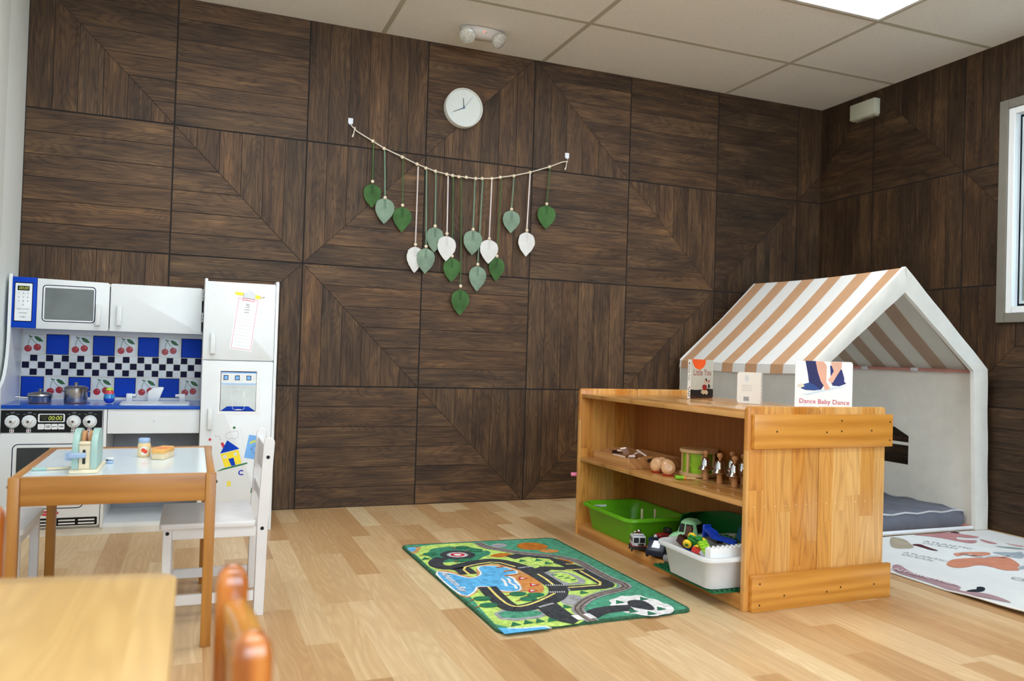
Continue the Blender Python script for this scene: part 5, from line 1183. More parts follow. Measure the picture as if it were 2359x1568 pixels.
b.box(0.4612, 0.4887, -1.742, -1.716, ZT+0.0725, ZT+0.080, IVO, 0.0015, 1); b.box(0.4612, 0.4887, -1.620, -1.592, ZT+0.0725, ZT+0.080, IVO, 0.0015, 1)
b.box(0.4613, 0.4887, -1.7375, -1.5955, ZT+0.0093, ZT+0.0150, IVO)
b.poly(rrect(0.4700, 0.4775, ZT+0.022, ZT+0.060, 0.0025), 0.0003, DKG, FRONT(-1.738)); b.build('body', t)
b = MB(); b.prism(rrect(0.440, 0.4800, ZT+0.040, ZT+0.053, 0.005, 3), 0.0006, 0.016, PBLU, FRONT(-1.7430), 0.002, 2)
b.prism(rrect(0.4285, 0.4445, ZT+0.030, ZT+0.053, 0.004, 3), 0.0006, 0.010, PBLU, FRONT(-1.7200), 0.002, 2); b.build('lever', t)
b = MB(); b.prism(rrect(0.5115, 0.530, -1.500-0.075, -1.545, 0.008, 4), ZT+0.0003, ZT+0.008, PBLU, FLOORF, 0.002, 1); b.prism(rrect(0.512, 0.530, -1.574, -1.546, 0.008, 4), ZT+0.0115, ZT+0.0150, OFFW); b.box(0.5115, 0.517, -1.572, -1.550, ZT+0.008, ZT+0.0115, NAVY); b.build('crumb_tray', t)
CRUST = M('toast_crust', (196, 140, 92), 0.6, var=0.06); CRUMB = M('toast_face', (228, 196, 108), 0.6, var=0.05)
CRB2 = M('toast_face_pink', (206, 150, 124), 0.6)
for i, (x0, crumb, lab) in enumerate(((0.4630, CRUMB, 'toast slice with a yellow face in the toy toaster'), (0.4790, CRB2, 'pinkish toast slice in the toy toaster beside the yellow one'))):
    b = MB(); pr = [(1.700, ZT+0.02), (1.640, ZT+0.02), (1.640, ZT+0.082), (1.648, ZT+0.098), (1.670, ZT+0.104), (1.692, ZT+0.098), (1.700, ZT+0.082)]
    b.prism(pr, 0, 0.009, CRUST, frame((x0+0.009, 0, 0), (0, -1, 0), (0, 0, 1)), 0.002, 2)
    q = [(1.670+(p[0]-1.670)*.9, ZT+.065+(p[1]-ZT-.065)*.9) for p in pr]
    for T in (frame((x0+0.009, 0, 0), (0, -1, 0), (0, 0, 1)),): b.prism(q, -0.0004-0.0006, -0.0004, crumb, T) if False else b.prism(q, 0.0091, 0.0102, crumb, T)
    o = b.build('toast_slice', loc=(x0+0.004, -1.67, ZT+0.02)); tag(o, lab, 'toy toast', 'toast slices in the toy toaster')
# knife
t = thing('toy_knife', 'wooden toy knife with a mint green handle beside the toaster', 'toy knife', (0.39, -1.675, ZT))
Tn = frame((0.347, -1.686, ZT+0.0003), (1.0, 0.20, 0), (-0.2, 1, 0))
b = MB(); b.prism(rrect(0, 0.034, -0.005, 0.005, 0.003, 3), 0, 0.008, TEAL, Tn, 0.0015, 1); b.build('handle', t)
b = MB(); b.prism([(0.0343, -0.0045), (0.084, -0.0045), (0.092, 0.0), (0.084, 0.005), (0.0343, 0.005)], 0.001, 0.006, CREAM, Tn, 0.001, 1); b.build('blade', t)
# jam jar
JAR = M('jar_tan', (226, 200, 150), 0.4, var=0.02)
t = thing('toy_jar', 'wooden toy jam jar with pale blue lid and red berry label', 'toy jar', (0.602, -1.428, ZT))
jx, jy = 0.602, -1.428
b = MB(); b.lathe([(0, 0.0003), (0.0165, 0.0003), (0.0182, 0.003), (0.0182, 0.036), (0.0165, 0.040), (0.0155, 0.042), (0, 0.042)], (jx, jy, ZT), JAR, 32); b.build('jar_body', t)
b = MB(); b.lathe([(0, 0.0423), (0.0158, 0.0423), (0.0165, 0.044), (0.0165, 0.053), (0.0150, 0.0555), (0, 0.0555)], (jx, jy, ZT), PBLU, 32); b.build('lid', t)
def curved(b, pts, m, r, n=1):
    # pts (arc length, z) wrapped on the jar, facing the room
    a0 = math.atan2(-1.0, 0.05)
    vs = [(jx+r*math.cos(a0+p[0]/0.0182), jy+r*math.sin(a0+p[0]/0.0182), ZT+p[1]) for p in pts]
    c = Vector((jx+r*math.cos(a0), jy+r*math.sin(a0), ZT+sum(p[1] for p in pts)/len(pts)))
    k = sum(p[0] for p in pts)/len(pts); c = Vector((jx+r*math.cos(a0+k/0.0182), jy+r*math.sin(a0+k/0.0182), c.z))
    for i in range(len(vs)): b.face([c, vs[i], vs[(i+1) % len(vs)]], m)
b = MB(); curved(b, circle(0, 0.019, 0.0135, 28, 0.0125), OFFW, 0.0186)
BERRY = M('berry_red', (222, 66, 40), .4)
curved(b, circle(-0.0025, 0.0215, 0.0058, 14, 0.0058), BERRY, 0.0189); curved(b, circle(0.003, 0.0165, 0.0058, 14, 0.0055), BERRY, 0.0190); b.build('round_label', t)
# butter block
t = thing('toy_butter', 'wooden toy block of butter with an orange lid next to the jar', 'toy food', (0.655, -1.47, ZT))
pts = [(0.627, -1.502), (0.659, -1.515), (0.686, -1.436), (0.683, -1.405), (0.652, -1.392), (0.624, -1.46)]
b = MB(); b.prism(pts, ZT+0.0003, ZT+0.018, CREAM, FLOORF, 0.0012, 1); b.build('block', t)
b = MB(); ORL = M('orange_top', (228, 172, 92), 0.45); b.prism([(0.655+(p[0]-0.655)*1.04, -1.455+(p[1]+1.455)*1.04) for p in pts], ZT+0.0183, ZT+0.0285, ORL, FLOORF, 0.0015, 1)
b.poly(circle(0.655, -1.455, 0.020, 20, 0.030), 0, M('orange_print', (236, 140, 80), .5), frame((0, 0, ZT+0.0288), (1, 0, 0), (0, 1, 0))); b.build('lid', t)

# ------------------------------------------------------------ white chairs
CW = M('chair_white', (226, 226, 228), 0.4, var=0.02)
def white_chair(label):
    """built at 0,0,0: the back on +x, seat width along y"""
    t = thing('white_chair', label, 'chair', (0, 0, 0), 0, 'white wooden chairs at the white table')
    hw = 0.158
    for s in (-1, 1):
        y0, y1 = (s*hw, s*(hw-0.022)) if s < 0 else (s*(hw-0.022), s*hw)
        Tq = frame((0, y1, 0), (1, 0, 0), (0, 0, 1))
        top = [(0.1300+0.0155*math.cos(a), 0.513+0.0155*math.sin(a)) for a in [k*PI/8 for k in range(0, 9)]]
        b = MB(); b.prism([(0.100, 0.0), (0.129, 0.0), (0.133, 0.28)]+top+[(0.103, 0.28)], 0, 0.022, CW, Tq, 0.0015, 1); b.build('back_leg', t)
        b = MB(); b.box(-0.155, -0.131, y0, y1, 0.0, 0.2665, CW, 0.002, 1); b.build('front_leg', t)
        b = MB(); b.box(-0.1305, 0.0995, y0+0.003, y1-0.003, 0.236, 0.2665, CW, 0.0015, 1); b.build('seat_rail', t)
        b = MB(); b.box(-0.1305, 0.0995, y0+0.005, y1-0.005, 0.045, 0.075, CW, 0.0015, 1); b.build('stretcher', t)
        for (x, z) in ((0.127, 0.470), (0.117, 0.259), (-0.143, 0.256)):
            b = MB(); b.cyl((x, s*hw, z), (x, s*(hw+0.0008), z), 0.0055, BLACK, n=14); b.build('bolt_cap', t)
    b = MB(); b.prism(rrect(-0.165, 0.0990, -0.166, 0.166, 0.014, 4), 0.2670, 0.2840, CW, FLOORF, 0.003, 2); b.build('seat', t)
    for z0, z1, xs in ((0.415, 0.500, 0.119), (0.33, 0.365, 0.111)):
        b = MB(); b.box(xs, xs+0.014, -hw+0.0225, hw-0.0225, z0, z1, CW, 0.002, 1); b.build('back_slat', t)
    b = MB(); b.box(-0.152, -0.134, -hw+0.0225, hw-0.0225, 0.236, 0.2665, CW, 0.0015, 1); b.build('front_rail', t)
    return t
wc = white_chair('white wooden chair at the right of the white table, its back to the fridge')
wc.location = (0.822, -1.442, 0)
wc2 = dup(wc, (0.155, -1.425, 0), (0, 0, PI), 'white wooden chair partly hidden by the left leg of the white table')

# ------------------------------------------------------------ foreground table and chairs
BT = staves('birch_top', [(222, 186, 122), (230, 196, 134), (218, 180, 114), (236, 204, 146)], 'Y', 'X', 0.16, 1.4, 0.35, 0.2, grain=0.16, seamdark=1.0, fine=18)
HT = 0.500
t = thing('wooden_table', 'birch topped table with rounded corner in the near left foreground', 'table', (0.36, -3.35, 0))
top = [(0.722, -3.80), (0.7205, -2.99)] + [(0.6985+0.022*math.cos(a), -2.982+0.022*math.sin(a)) for a in (0.3, 0.7, 1.1, 1.5)] + [(0.52, -2.937), (0.06, -2.885), (0.03, -2.90), (0.022, -2.93), (0.022, -3.80)]
b = MB(); b.prism(top, HT-0.022, HT, BT, FLOORF, 0.004, 2); b.build('tabletop', t)
AM = ((142, 72, 18), (184, 104, 34), (206, 132, 56))
AMZ = wood('amber_z', *AM, 'Z', 70, 0.25, 0.6); AMY = wood('amber_y', *AM, 'Y', 70, 0.25, 0.6); AMX = wood('amber_x', *AM, 'X', 70, 0.25, 0.6)
for (x, y) in ((0.64, -3.03), (0.06, -3.0), (0.64, -3.74), (0.06, -3.74)):
    b = MB(); b.box(x-0.02, x+0.02, y-0.02, y+0.02, 0, HT-0.0225, AMZ, 0.004, 2); b.build('leg', t)
b = MB()
for q in ((0.0805, 0.6195, -3.035, -3.02), (0.0805, 0.6195, -3.745, -3.73), (0.05, 0.065, -3.7195, -3.0505), (0.635, 0.65, -3.7195, -3.0505)): b.box(*q, HT-0.075, HT-0.0225, AMX)
b.build('apron', t)
def post(b, x, y, r, z1, m):
    # flat-sided post with a domed head
    rings = []
    for z, k in ((0, 1), (z1-0.022, 1), (z1-0.010, 0.88), (z1-0.003, 0.58), (z1, 0.2)):
        rings.append([Vector((x+p[0]*k, y+p[1]*k, z)) for p in rrect(-r, r, -r*0.95, r*0.95, r*0.55, 4)])
    loft(b, rings, m)
CREST = wood('crest_amber', (180, 112, 34), (206, 140, 56), (220, 162, 80), 'Y', 40, 0.22, 0.7)
def wood_chair(label):
    """built at 0,0,0: back posts at x = 0 along y, seat towards -x"""
    t = thing('wooden_chair', label, 'chair', (0, 0, 0), 0, 'amber wooden chairs at the foreground table')
    for y in (-0.113, 0.113):
        b = MB(); post(b, 0, y, 0.0170, 0.556, AMZ); b.build('back_post', t, smooth=60)
        b = MB(); b.box(-0.285, -0.255, y-0.015, y+0.015, 0, 0.2495, AMZ, 0.004, 2); b.build('front_leg', t)
        b = MB(); b.cyl((-0.2545, y, 0.10), (-0.0172, y, 0.10), 0.009, AMX, n=14); b.build('stretcher', t)
    b = MB(); b.prism(rrect(-0.298, -0.0175, -0.145, 0.145, 0.03, 4), 0.250, 0.270, AMX, FLOORF, 0.004, 2); b.build('seat', t)
    for z0, z1, bow in ((0.430, 0.522, 0.005), (0.36, 0.40, 0.004)):
        b = MB(); n = 14; V = []
        for k in range(n+1):
            y = -0.0955+0.191*k/n; f = math.sin(PI*k/n); x = bow*f+0.003; zt_ = z1+0.002*f
            V.append([b.bm.verts.new(p) for p in ((x-0.011, y, z0), (x+0.011, y, z0), (x+0.0125, y, zt_-0.004), (x+0.009, y, zt_), (x-0.009, y, zt_), (x-0.0125, y, zt_-0.004))])
        i = b.mi(CREST)
        for A, B in zip(V, V[1:]):
            for k in range(6): b.bm.faces.new((A[k], A[(k+1) % 6], B[(k+1) % 6], B[k])).material_index = i
        b.bm.faces.new(V[0][::-1]).material_index = i; b.bm.faces.new(V[-1]).material_index = i
        b.build('crest_rail' if z0 > .4 else 'back_rail', t, smooth=50)
    return t
c1 = wood_chair('amber wooden chair with round topped posts in the near foreground, right of the birch table')
c1.location = (0.783, -3.271, 0); c1.rotation_euler = (0, 0, 0.03)
c2 = dup(c1, (0.353, -2.735, 0), (0, 0, PI/2), 'amber wooden chair mostly out of view at the left edge, behind the birch table')

# ------------------------------------------------------------ clock
CLW = M('clock_white', (226, 228, 222), 0.35, var=0.01); CLF = M('clock_face', (220, 226, 222), 0.5, var=0.01)
kx, kz = 2.022, 2.100
t = thing('wall_clock', 'round white wall clock with thin dark hands on the dark wood wall', 'clock', (kx, 0, kz))
Tk = frame((kx, -0.0006, kz), (1, 0, 0), (0, 0, 1))
b = MB(); L = Tk @ Matrix.Identity(4)
b.lathe([(0, 0), (0.100, 0), (0.1035, 0.003), (0.1035, 0.040), (0.102, 0.043), (0.0985, 0.0435), (0.097, 0.041), (0.0965, 0.030), (0, 0.030)], (0, 0, 0), CLW, 56, None)
bmesh.ops.transform(b.bm, matrix=Tk, verts=b.bm.verts); b.build('case', t)
b = MB(); b.poly(circle(0, 0, 0.096, 48), 0.0303, CLF, Tk)
for k in range(60):
    a = 2*PI*k/60; r0 = 0.084 if k % 5 else 0.081
    b.stroke([(r0*math.cos(a), r0*math.sin(a)), (0.087*math.cos(a), 0.087*math.sin(a))], 0.0006, 0.0305, M('clock_mark', (200, 206, 204), .5), Tk)
for k in range(12):
    a = PI/2-2*PI*(k+1)/12; b.text(str(k+1), 0.014, 0.071*math.cos(a), 0.071*math.sin(a), 0.0305, M('clock_num', (206, 212, 210), .5), Tk)
b.build('dial', t, smooth=0)
HB = M('hand_dark', (26, 34, 52), .4); HBL = M('hand_blue', (28, 84, 140), .4)
def hand(a, l, wd, h, m, nm):
    c, s_ = math.cos(a), math.sin(a); b = MB(); b.prism([(-0.004*c-wd*s_, -0.004*s_+wd*c), (-0.004*c+wd*s_, -0.004*s_-wd*c), (l*c+wd*.6*s_, l*s_-wd*.6*c), (l*c-wd*.6*s_, l*s_+wd*.6*c)], h, h+0.0008, m, Tk); b.build(nm, t, smooth=0)
hand(math.radians(96), 0.050, 0.0022, 0.0325, HB, 'hour_hand'); hand(math.radians(206), 0.066, 0.0018, 0.0340, HB, 'minute_hand'); hand(math.radians(53), 0.078, 0.0007, 0.0355, HBL, 'second_hand')
b = MB(); b.cyl(Tk @ Vector((0, 0, 0.0306)), Tk @ Vector((0, 0, 0.0372)), 0.0045, HBL, n=16); b.build('hub', t)

# ------------------------------------------------------------ emergency light on the ceiling
EMW = M('fixture_white', (208, 200, 192), 0.4, var=0.02); LENS = M('frosted_lens', (196, 194, 184), 0.15, var=0.12, scale=120, bmp=0.6, bscale=160, coat=0.6)
ex_, ey_ = 2.028, -0.268
t = thing('emergency_light', 'white twin headed emergency light on the ceiling', 'emergency light', (ex_, ey_, H-0.0008))
b = MB()
def ov(rx, ry, z): return [Vector((ex_+rx*math.cos(a), ey_+ry*math.sin(a), z)) for a in [2*PI*k/40 for k in range(40)]]
H2 = H-0.0040
loft(b, [ov(.108, .043, H2), ov(.110, .045, H2-.006), ov(.106, .042, H2-.022), ov(.092, .034, H2-.036), ov(.066, .024, H2-.046)], EMW); b.build('housing', t, smooth=60)
RED = M('red_led', (255, 70, 60), 0.4, emit=2.5)
b = MB(); b.sph((ex_+0.002, ey_-0.0405, H2-.022), 0.0042, RED, 12); b.build('indicator', t)
b = MB(); b.sph((ex_+0.012, ey_-0.0400, H2-.0235), 0.0026, BLACK, 10); b.build('test_button', t)
for s_, dd in ((-1, Vector((-0.30, -0.70, -0.62))), (1, Vector((0.45, -0.62, -0.62)))):
    dd.normalize(); c = Vector((ex_+s_*0.080, ey_-0.022, H2-0.042))
    b = MB(); b.cyl(c-dd*0.012, c+dd*0.012, 0.032, EMW, r1=0.041, n=28, bev=0.002); b.build('lamp_head', t)
    b = MB(); q = dd.to_track_quat('Z', 'Y').to_matrix()
    b.lathe([(0.0405, 0), (0.0395, 0.007), (0.030, 0.014), (0.015, 0.018), (0, 0.019)], c+dd*0.0125, LENS, 28, q); b.lathe([(0.0405, 0), (0, 0)], c+dd*0.0125, LENS, 28, q); b.build('lens', t)
# junction box
b = MB(); BXW = M('box_ivory', (196, 196, 176), 0.45, var=0.02)
b.box(0.286, 0.478, 2.284, 2.378, 0.0006, 0.046, BXW, 0.003, 2, T=TR); b.box(0.300, 0.470, 2.276, 2.2838, 0.0006, 0.038, M('box_base', (170, 164, 140), 0.5), T=TR)
for k in range(3): b.box(0.362+k*0.020, 0.374+k*0.020, 2.2752, 2.2760, 0.012, 0.026, BLACK, T=TR)
o = b.build('junction_box', loc=(W-0.0006, -0.38, 2.28)); tag(o, 'ivory plastic box fixed high on the dark wood wall near the corner', 'wall box')

# ------------------------------------------------------------ leaf garland
CORD = M('cotton_cord', (226, 216, 200), 0.85, var=0.04, scale=120); BEAD = M('wood_bead', (238, 222, 196), 0.45, var=0.04)
LD = fabric('leaf_dark', (80, 120, 70), 0.0, 0.22, 0.6, 240); LS = fabric('leaf_sage', (140, 164, 144), 0.0, 0.16, 0.6, 240); LWH = fabric('leaf_white', (226, 226, 224), 0.0, 0.05, 0.6, 240)
CD = M('cord_dark', (72, 104, 60), 0.85); CSG = M('cord_sage', (116, 146, 124), 0.85); CWH = M('cord_white', (226, 214, 210), 0.85)
KD = M('knot_dark', (16, 48, 28), 0.9); KS = M('knot_sage', (52, 92, 74), 0.9); KWH = M('knot_white', (196, 192, 186), 0.9)
t = thing('leaf_garland', 'wall garland of green and white cotton leaves on a beaded cord', 'garland', (2.04, -0.004, 1.9))
GY = -0.020
b = MB(); pts = GARL['cord']; line = [(1.4345, -0.010, 1.934)]+[(x, GY, z) for x, z in pts]+[(2.6490, -0.010, 1.893)]
b.tube(line, 0.0032, CORD, 8)
for (x, z), s_ in (((1.452, 1.920), -1), ((2.640, 1.888), -1)):
    b.tube([(x, GY+0.003, z), (x-0.006, GY-0.004, z-0.030), (x-0.012, GY-0.003, z-0.048)], [0.0028, 0.0026, 0.0050], CORD, 7)
    b.sph((x, GY+0.002, z), 0.0055, CORD, 10)
b.build('cord', t)
first = None
for (x, z) in GARL['beads']:
    if first is None:
        b = MB(); b.sph((x, GY, z), 0.0092, BEAD, 14); first = b.build('bead', t, loc=(x, GY, z))
    else: dup(first, Vector((x, GY, z))-t.location)
def leaf(x0, z0, xb, zb, ztop, zbot, wd, depth, kind):
    m, cm2, kn = ((LD, CD, KD), (LS, CSG, KS), (LWH, CWH, KWH))[kind]
    yl = GY-depth; hh = ztop-zbot; b = MB()
    rn = random.Random(x0)
    KS_ = ((0, .22), (.04, .52), (.12, .80), (.22, .94), (.34, 1.0), (.46, .985), (.58, .88), (.70, .70), (.82, .46), (.92, .22), (1.0, .015))
    def prof(f):
        for (a, p), (c, q) in zip(KS_, KS_[1:]):
            if f <= c: return 0.5*wd*(p+(q-p)*(f-a)/(c-a))
        return 0.0
    tilt = (xb-x0)*0.0; n1, n2 = 16, 10
    fr = [rn.uniform(-.0013, .0013) for _ in range(n1+1)]
    def pt(side):
        def fn(a, c):
            hw_ = prof(a)+(fr[int(round(a*n1))] if 0.15 < a < 0.95 else 0)
            s_ = (c-0.5)*2; y = yl-side*(0.0034*(1-abs(s_)**2)*(0.3+0.7*math.sin(PI*min(1, a+0.08)))+0.0008)
            return Vector((xb+s_*hw_+0.003*math.sin(5*a)*0.5, y, ztop-a*hh-0.004*(1-abs(s_))*0.0))
        return fn
    b.grid(pt(1), n1, n2, m); b.grid(pt(-1), n1, n2, m)
    bmesh.ops.remove_doubles(b.bm, verts=b.bm.verts, dist=0.0012)
    T = FRONT(yl-0.0046)
    for k in range(9):
        zz = ztop-0.006-0.0052*k
        for s_ in (-1, 1): b.stroke([(xb+s_*0.0018, zz), (xb+s_*0.0062, zz-0.0036)], 0.0020, 0.0001, kn, T)
    lf = b.build('leaf', t, smooth=60)
    b = MB(); b.tube([(x0+0.003, GY-0.002, z0-0.007), (x0*0.5+xb*0.5+0.002, (GY+yl)/2-0.001, (z0+zb)/2), (xb, yl, zb+0.006)], 0.0036 if kind else 0.0032, cm2, 7); b.build('strap', lf)
    b = MB(); b.sph((xb, yl-0.001, zb), 0.0090, BEAD, 14); b.tube([(xb, yl, zb-0.006), (xb, yl-.001, ztop-0.004)], 0.003, cm2, 6); b.build('bead', lf)
for i, (L_, kd, dp) in enumerate(zip(GARL['leaves'], (0, 1, 0, 2, 1, 1, 2, 0, 0, 1, 1, 2, 0, 1, 2, 0), (.002, .011, .005, .002, .013, .004, .014, .005, .008, .013, .004, .014, .005, .004, .006, .004))):
    leaf(*L_, dp, kd)
for i, (x, z, lab) in enumerate(((1.432, 1.955, 'white adhesive hook holding the higher end of the garland'), (2.647, 1.9235, 'white adhesive hook holding the end of the garland nearer the tent'))):
    s_ = 1 if i == 0 else -1
    b = MB(); b.prism([(x-0.0125, z+0.017), (x+0.0125, z+0.017), (x+0.0125, z-0.008), (x+0.006, z-0.017), (x-0.006, z-0.017), (x-0.0125, z-0.008)], 0.0004, 0.006, M('hook_white', (226, 230, 240), .3), FRONT(0), 0.001, 1)
    b.tube([(x, -0.006, z-0.012), (x, -0.014, z-0.018), (x+.002*s_, -0.018, z-0.023), (x+.003*s_, -0.022, z-0.012)], 0.0022, M('hook_white', (226, 230, 240), .3), 7)
    o = b.build('wall_hook', loc=(x, -0.0004, z)); tag(o, lab, 'hook', 'adhesive hooks of the garland')

# ------------------------------------------------------------ play tent
def stripes(name, transl):
    m, nt, bs = newmat(name)
    co, s = objxyz(nt)
    f = math_(nt, 'FRACT', math_(nt, 'DIVIDE', math_(nt, 'SUBTRACT', -0.148-TENT_Y, s[1]), 0.1990))
    st = math_(nt, 'LESS_THAN', f, 0.47)
    n = noise(nt, co, 10, 3)
    a = ramp(nt, n, [(0.3, (216, 172, 134)), (0.7, (222, 178, 140))]); c = ramp(nt, n, [(0.3, (248, 250, 250)), (0.7, (252, 254, 254))])
    fabric_finish(nt, bs, mix(nt, st, c, a), co, transl, 0.12, 40); return m
AX, AZ, EZ = 3.850, 1.268, 0.795
TXL, TXR, TYF, TYB = 3.318, 4.395, -1.240, -0.130
TENT_Y = (TYF+TYB)/2
STRIPE = stripes('striped_canvas', 0.25); CANV = fabric('white_canvas', (246, 244, 236), 0.5, 0.03, 0.25, 26)
CANV2 = fabric('opaque_canvas', (250, 247, 238), 0.0, 0.03, 0.3, 22)  # canvas copy made opaque and lighter to brighten the tent's inside
TRIM = fabric('cream_canvas', (246, 246, 240), 0.22, 0.03, 0.25, 30)
PNK = M('pink_pole', (206, 140, 130), 0.4, var=0.05); PWH = M('white_pole', (228, 232, 238), 0.3, var=0.02)
t = thing('play_tent', 'white house shaped play tent with a tan striped roof', 'play tent', (AX, TENT_Y, 0))
def roof(side):
    X1 = TXL if side < 0 else TXR
    def fn(a, c):
        y = TYB+(TYF-TYB)*a; sag = 0.014*math.sin(PI*c)*(0.4+0.6*math.sin(PI*a)); er = 0.006*math.sin(PI*a)
        if c < 0.001: z = AZ-0.008*math.sin(PI*a)
        x = AX+(X1-AX)*c; z = AZ-(AZ-EZ)*c-sag-0.010*math.sin(PI*a)*(1-c)-er*c
        if side < 0: x += 0.030*(1-a)*c        # the far left corner leans in a little
        return Vector((x, y, z))
    return fn
b = MB(); b.grid(roof(-1), 24, 16, STRIPE); b.build('roof_panel', t, smooth=60)
b = MB(); b.grid(roof(1), 24, 16, STRIPE); b.build('roof_panel', t, smooth=60)
def lining():
    m, nt, bs = newmat('striped_lining'); co, s = objxyz(nt)
    f = math_(nt, 'FRACT', math_(nt, 'DIVIDE', math_(nt, 'SUBTRACT', -0.148-TENT_Y, s[1]), 0.1990))
    st = math_(nt, 'LESS_THAN', f, 0.47); n = noise(nt, co, 10, 3)
    a = ramp(nt, n, [(0.3, (206, 188, 170)), (0.7, (212, 194, 176))]); c = ramp(nt, n, [(0.3, (236, 234, 226)), (0.7, (242, 240, 232))])
    fabric_finish(nt, bs, mix(nt, st, c, a), co, 0.48, 0.12, 40); return m
LINING = lining()
for side in (-1, 1):
    fr_ = roof(side)
    b = MB(); b.grid(lambda a, c: fr_(0.01+a*0.98, 0.02+c*0.97)+Vector((-side*0.006, 0, -0.005)), 24, 16, LINING); b.build('roof_lining', t, smooth=60)
for side in (-1, 1):
    fr_ = roof(side)
    def val(a, c):
        p = fr_(a, 1.0); return p+Vector((side*(0.002+0.004*c), 0, -0.040*c-0.006*c*math.sin(PI*a)))
    b = MB(); b.grid(val, 24, 3, STRIPE); b.build('valance', t, smooth=60)
# side walls, the right one with a window opening
def wl_(b, T, u0, u1, z0, z1, off=0.0):
    def fn(a, c):
        u, z = u0+(u1-u0)*a, z0+(z1-z0)*c
        return T @ Vector((u, z, off+0.004*math.sin(9*u+3*z)*math.sin(PI*min(1, max(0, z/0.78)))))
    b.grid(fn, 10, 8, CANV2)
TL_ = frame((TXL+0.008, 0, 0), (0, -1, 0), (0, 0, 1))
b = MB()
def lw(a, c):
    y = TYB+(TYF-TYB)*a; z = (EZ-0.012)*c; return Vector((TXL+0.010+0.030*(1-a)*c+0.006*math.sin(14*y)*math.sin(PI*c)-0.004*c, y, z+0.002))
b.grid(lw, 24, 14, CANV); b.build('side_wall', t, smooth=60)
TRr = frame((TXR-0.010, 0, 0), (0, -1, 0), (0, 0, 1))
w0, w1, wz0, wz1 = 0.45, 0.800, 0.262, 0.462
b = MB()
for q in ((0.135, w0, 0.002, 0.782), (w1, 1.236, 0.002, 0.782), (w0, w1, 0.002, wz0), (w0, w1, wz1, 0.782)): wl_(b, TRr, *q)
wl_(b, TRr, w0, w1, wz0+0.105, wz0+0.122); wl_(b, TRr, 0.618, 0.634, wz0, wz1)
b.poly([(w1, wz1), (w1, wz1-0.045), (w1-0.10, wz1)], 0.0, CANV2, TRr); b.poly([(w0, wz1), (w0, wz1-0.045), (w0+0.10, wz1)], 0.0, CANV2, TRr)
b.build('side_wall', t, smooth=60)
b = MB(); f_ = 0.016
for q in ((w0-f_, w0, wz0-f_, wz1+f_), (w1, w1+f_, wz0-f_, wz1+f_), (w0, w1, wz1, wz1+f_), (w0, w1, wz0-f_, wz0)): b.box(q[0], q[1], q[2], q[3], -0.007, -0.0045, TRIM, T=TRr)
b.build('window_trim', t, smooth=0)
# back wall with its gable
b = MB()
def bw(a, c):
    x = TXL+0.03+(TXR-0.012-TXL-0.03)*a; h = EZ+(AZ-EZ)*(1-abs(x-AX)/(AX-TXL))-0.02 if abs(x-AX) < AX-TXL else EZ-0.02
    return Vector((x, TYB+0.004+0.006*math.sin(7*x)*math.sin(PI*c), 0.002+(h-0.002)*c))
b.grid(bw, 20, 10, CANV2); b.build('back_wall', t, smooth=60)
# front trim: a wide band on the gable and the posts
def band(pts_out, pts_in, T, d0, d1, m):
    b = MB()
    for k in range(len(pts_out)-1):
        b.prism([pts_out[k], pts_out[k+1], pts_in[k+1], pts_in[k]], d0, d1, m, T)
    return b
Tfr = FRONT(TYF-0.002)
dz = (AZ-EZ)
out_ = [(TXL-0.006, 0.002), (TXL-0.004, EZ+0.004), (AX, AZ+0.004), (TXR+0.012, EZ+0.004), (TXR+0.036, 0.004)]
in_ = [(TXL+0.075, 0.002), (TXL+0.070, EZ-0.004), (AX, AZ-0.118), (TXR-0.082, EZ-0.010), (TXR-0.050, 0.004)]
for k, nm in enumerate(('front_post', 'gable_band', 'gable_band', 'front_post')):
    b = MB(); n = 12
    def fn(a, c, k=k):
        o, i_ = Vector(out_[k]).lerp(Vector(out_[k+1]), a), Vector(in_[k]).lerp(Vector(in_[k+1]), a)
        p = o.lerp(i_, c); return Tfr @ Vector((p.x, p.y, 0.003*math.sin(PI*c)+0.002+0.0015*math.sin(17*a+5*c)))
    def fb(a, c, k=k):
        p = fn(a, c); return Vector((p.x, TYF+0.018, p.z))
    b.grid(fn, n, 6, TRIM); b.grid(fb, n, 1, TRIM)
    def fo(a, c): return fn(a, 0).lerp(fb(a, 0), c)
    def fi(a, c): return fn(a, 1).lerp(fb(a, 1), c)
    b.grid(fo, n, 1, TRIM); b.grid(fi, n, 1, TRIM)
    b.build(nm, t, smooth=50)
# poles
def pole(p0, p1, conn=True):
    p0, p1 = Vector(p0), Vector(p1); b = MB(); b.tube([p0, p1], 0.0085, PNK, 12); o = b.build('pole', t)
    if conn:
        for f in (0.33, 0.66):
            b = MB(); c = p0.lerp(p1, f); d = (p1-p0).normalized()*0.022; b.tube([c-d, c+d], 0.0102, PWH, 12); b.build('joint', o)
pole((TXL+0.05, TYB-0.03, 0.785), (TXL+0.05, TYF+0.03, 0.785)); pole((TXR-0.035, TYB-0.03, 0.785), (TXR-0.035, TYF+0.03, 0.785))
pole((TXR-0.030, TYB-0.03, 0.0105), (TXR-0.030, TYF+0.03, 0.0105), False); pole((TXL+0.05, TYB-0.03, 0.0105), (TXL+0.05, TYF+0.03, 0.0105), False)
b = MB(); b.tube([(TXL+0.03, TYF+0.012, 0.0125), (TXR-0.056, TYF+0.012, 0.0125)], 0.0105, PWH, 14); b.build('front_rod', t)
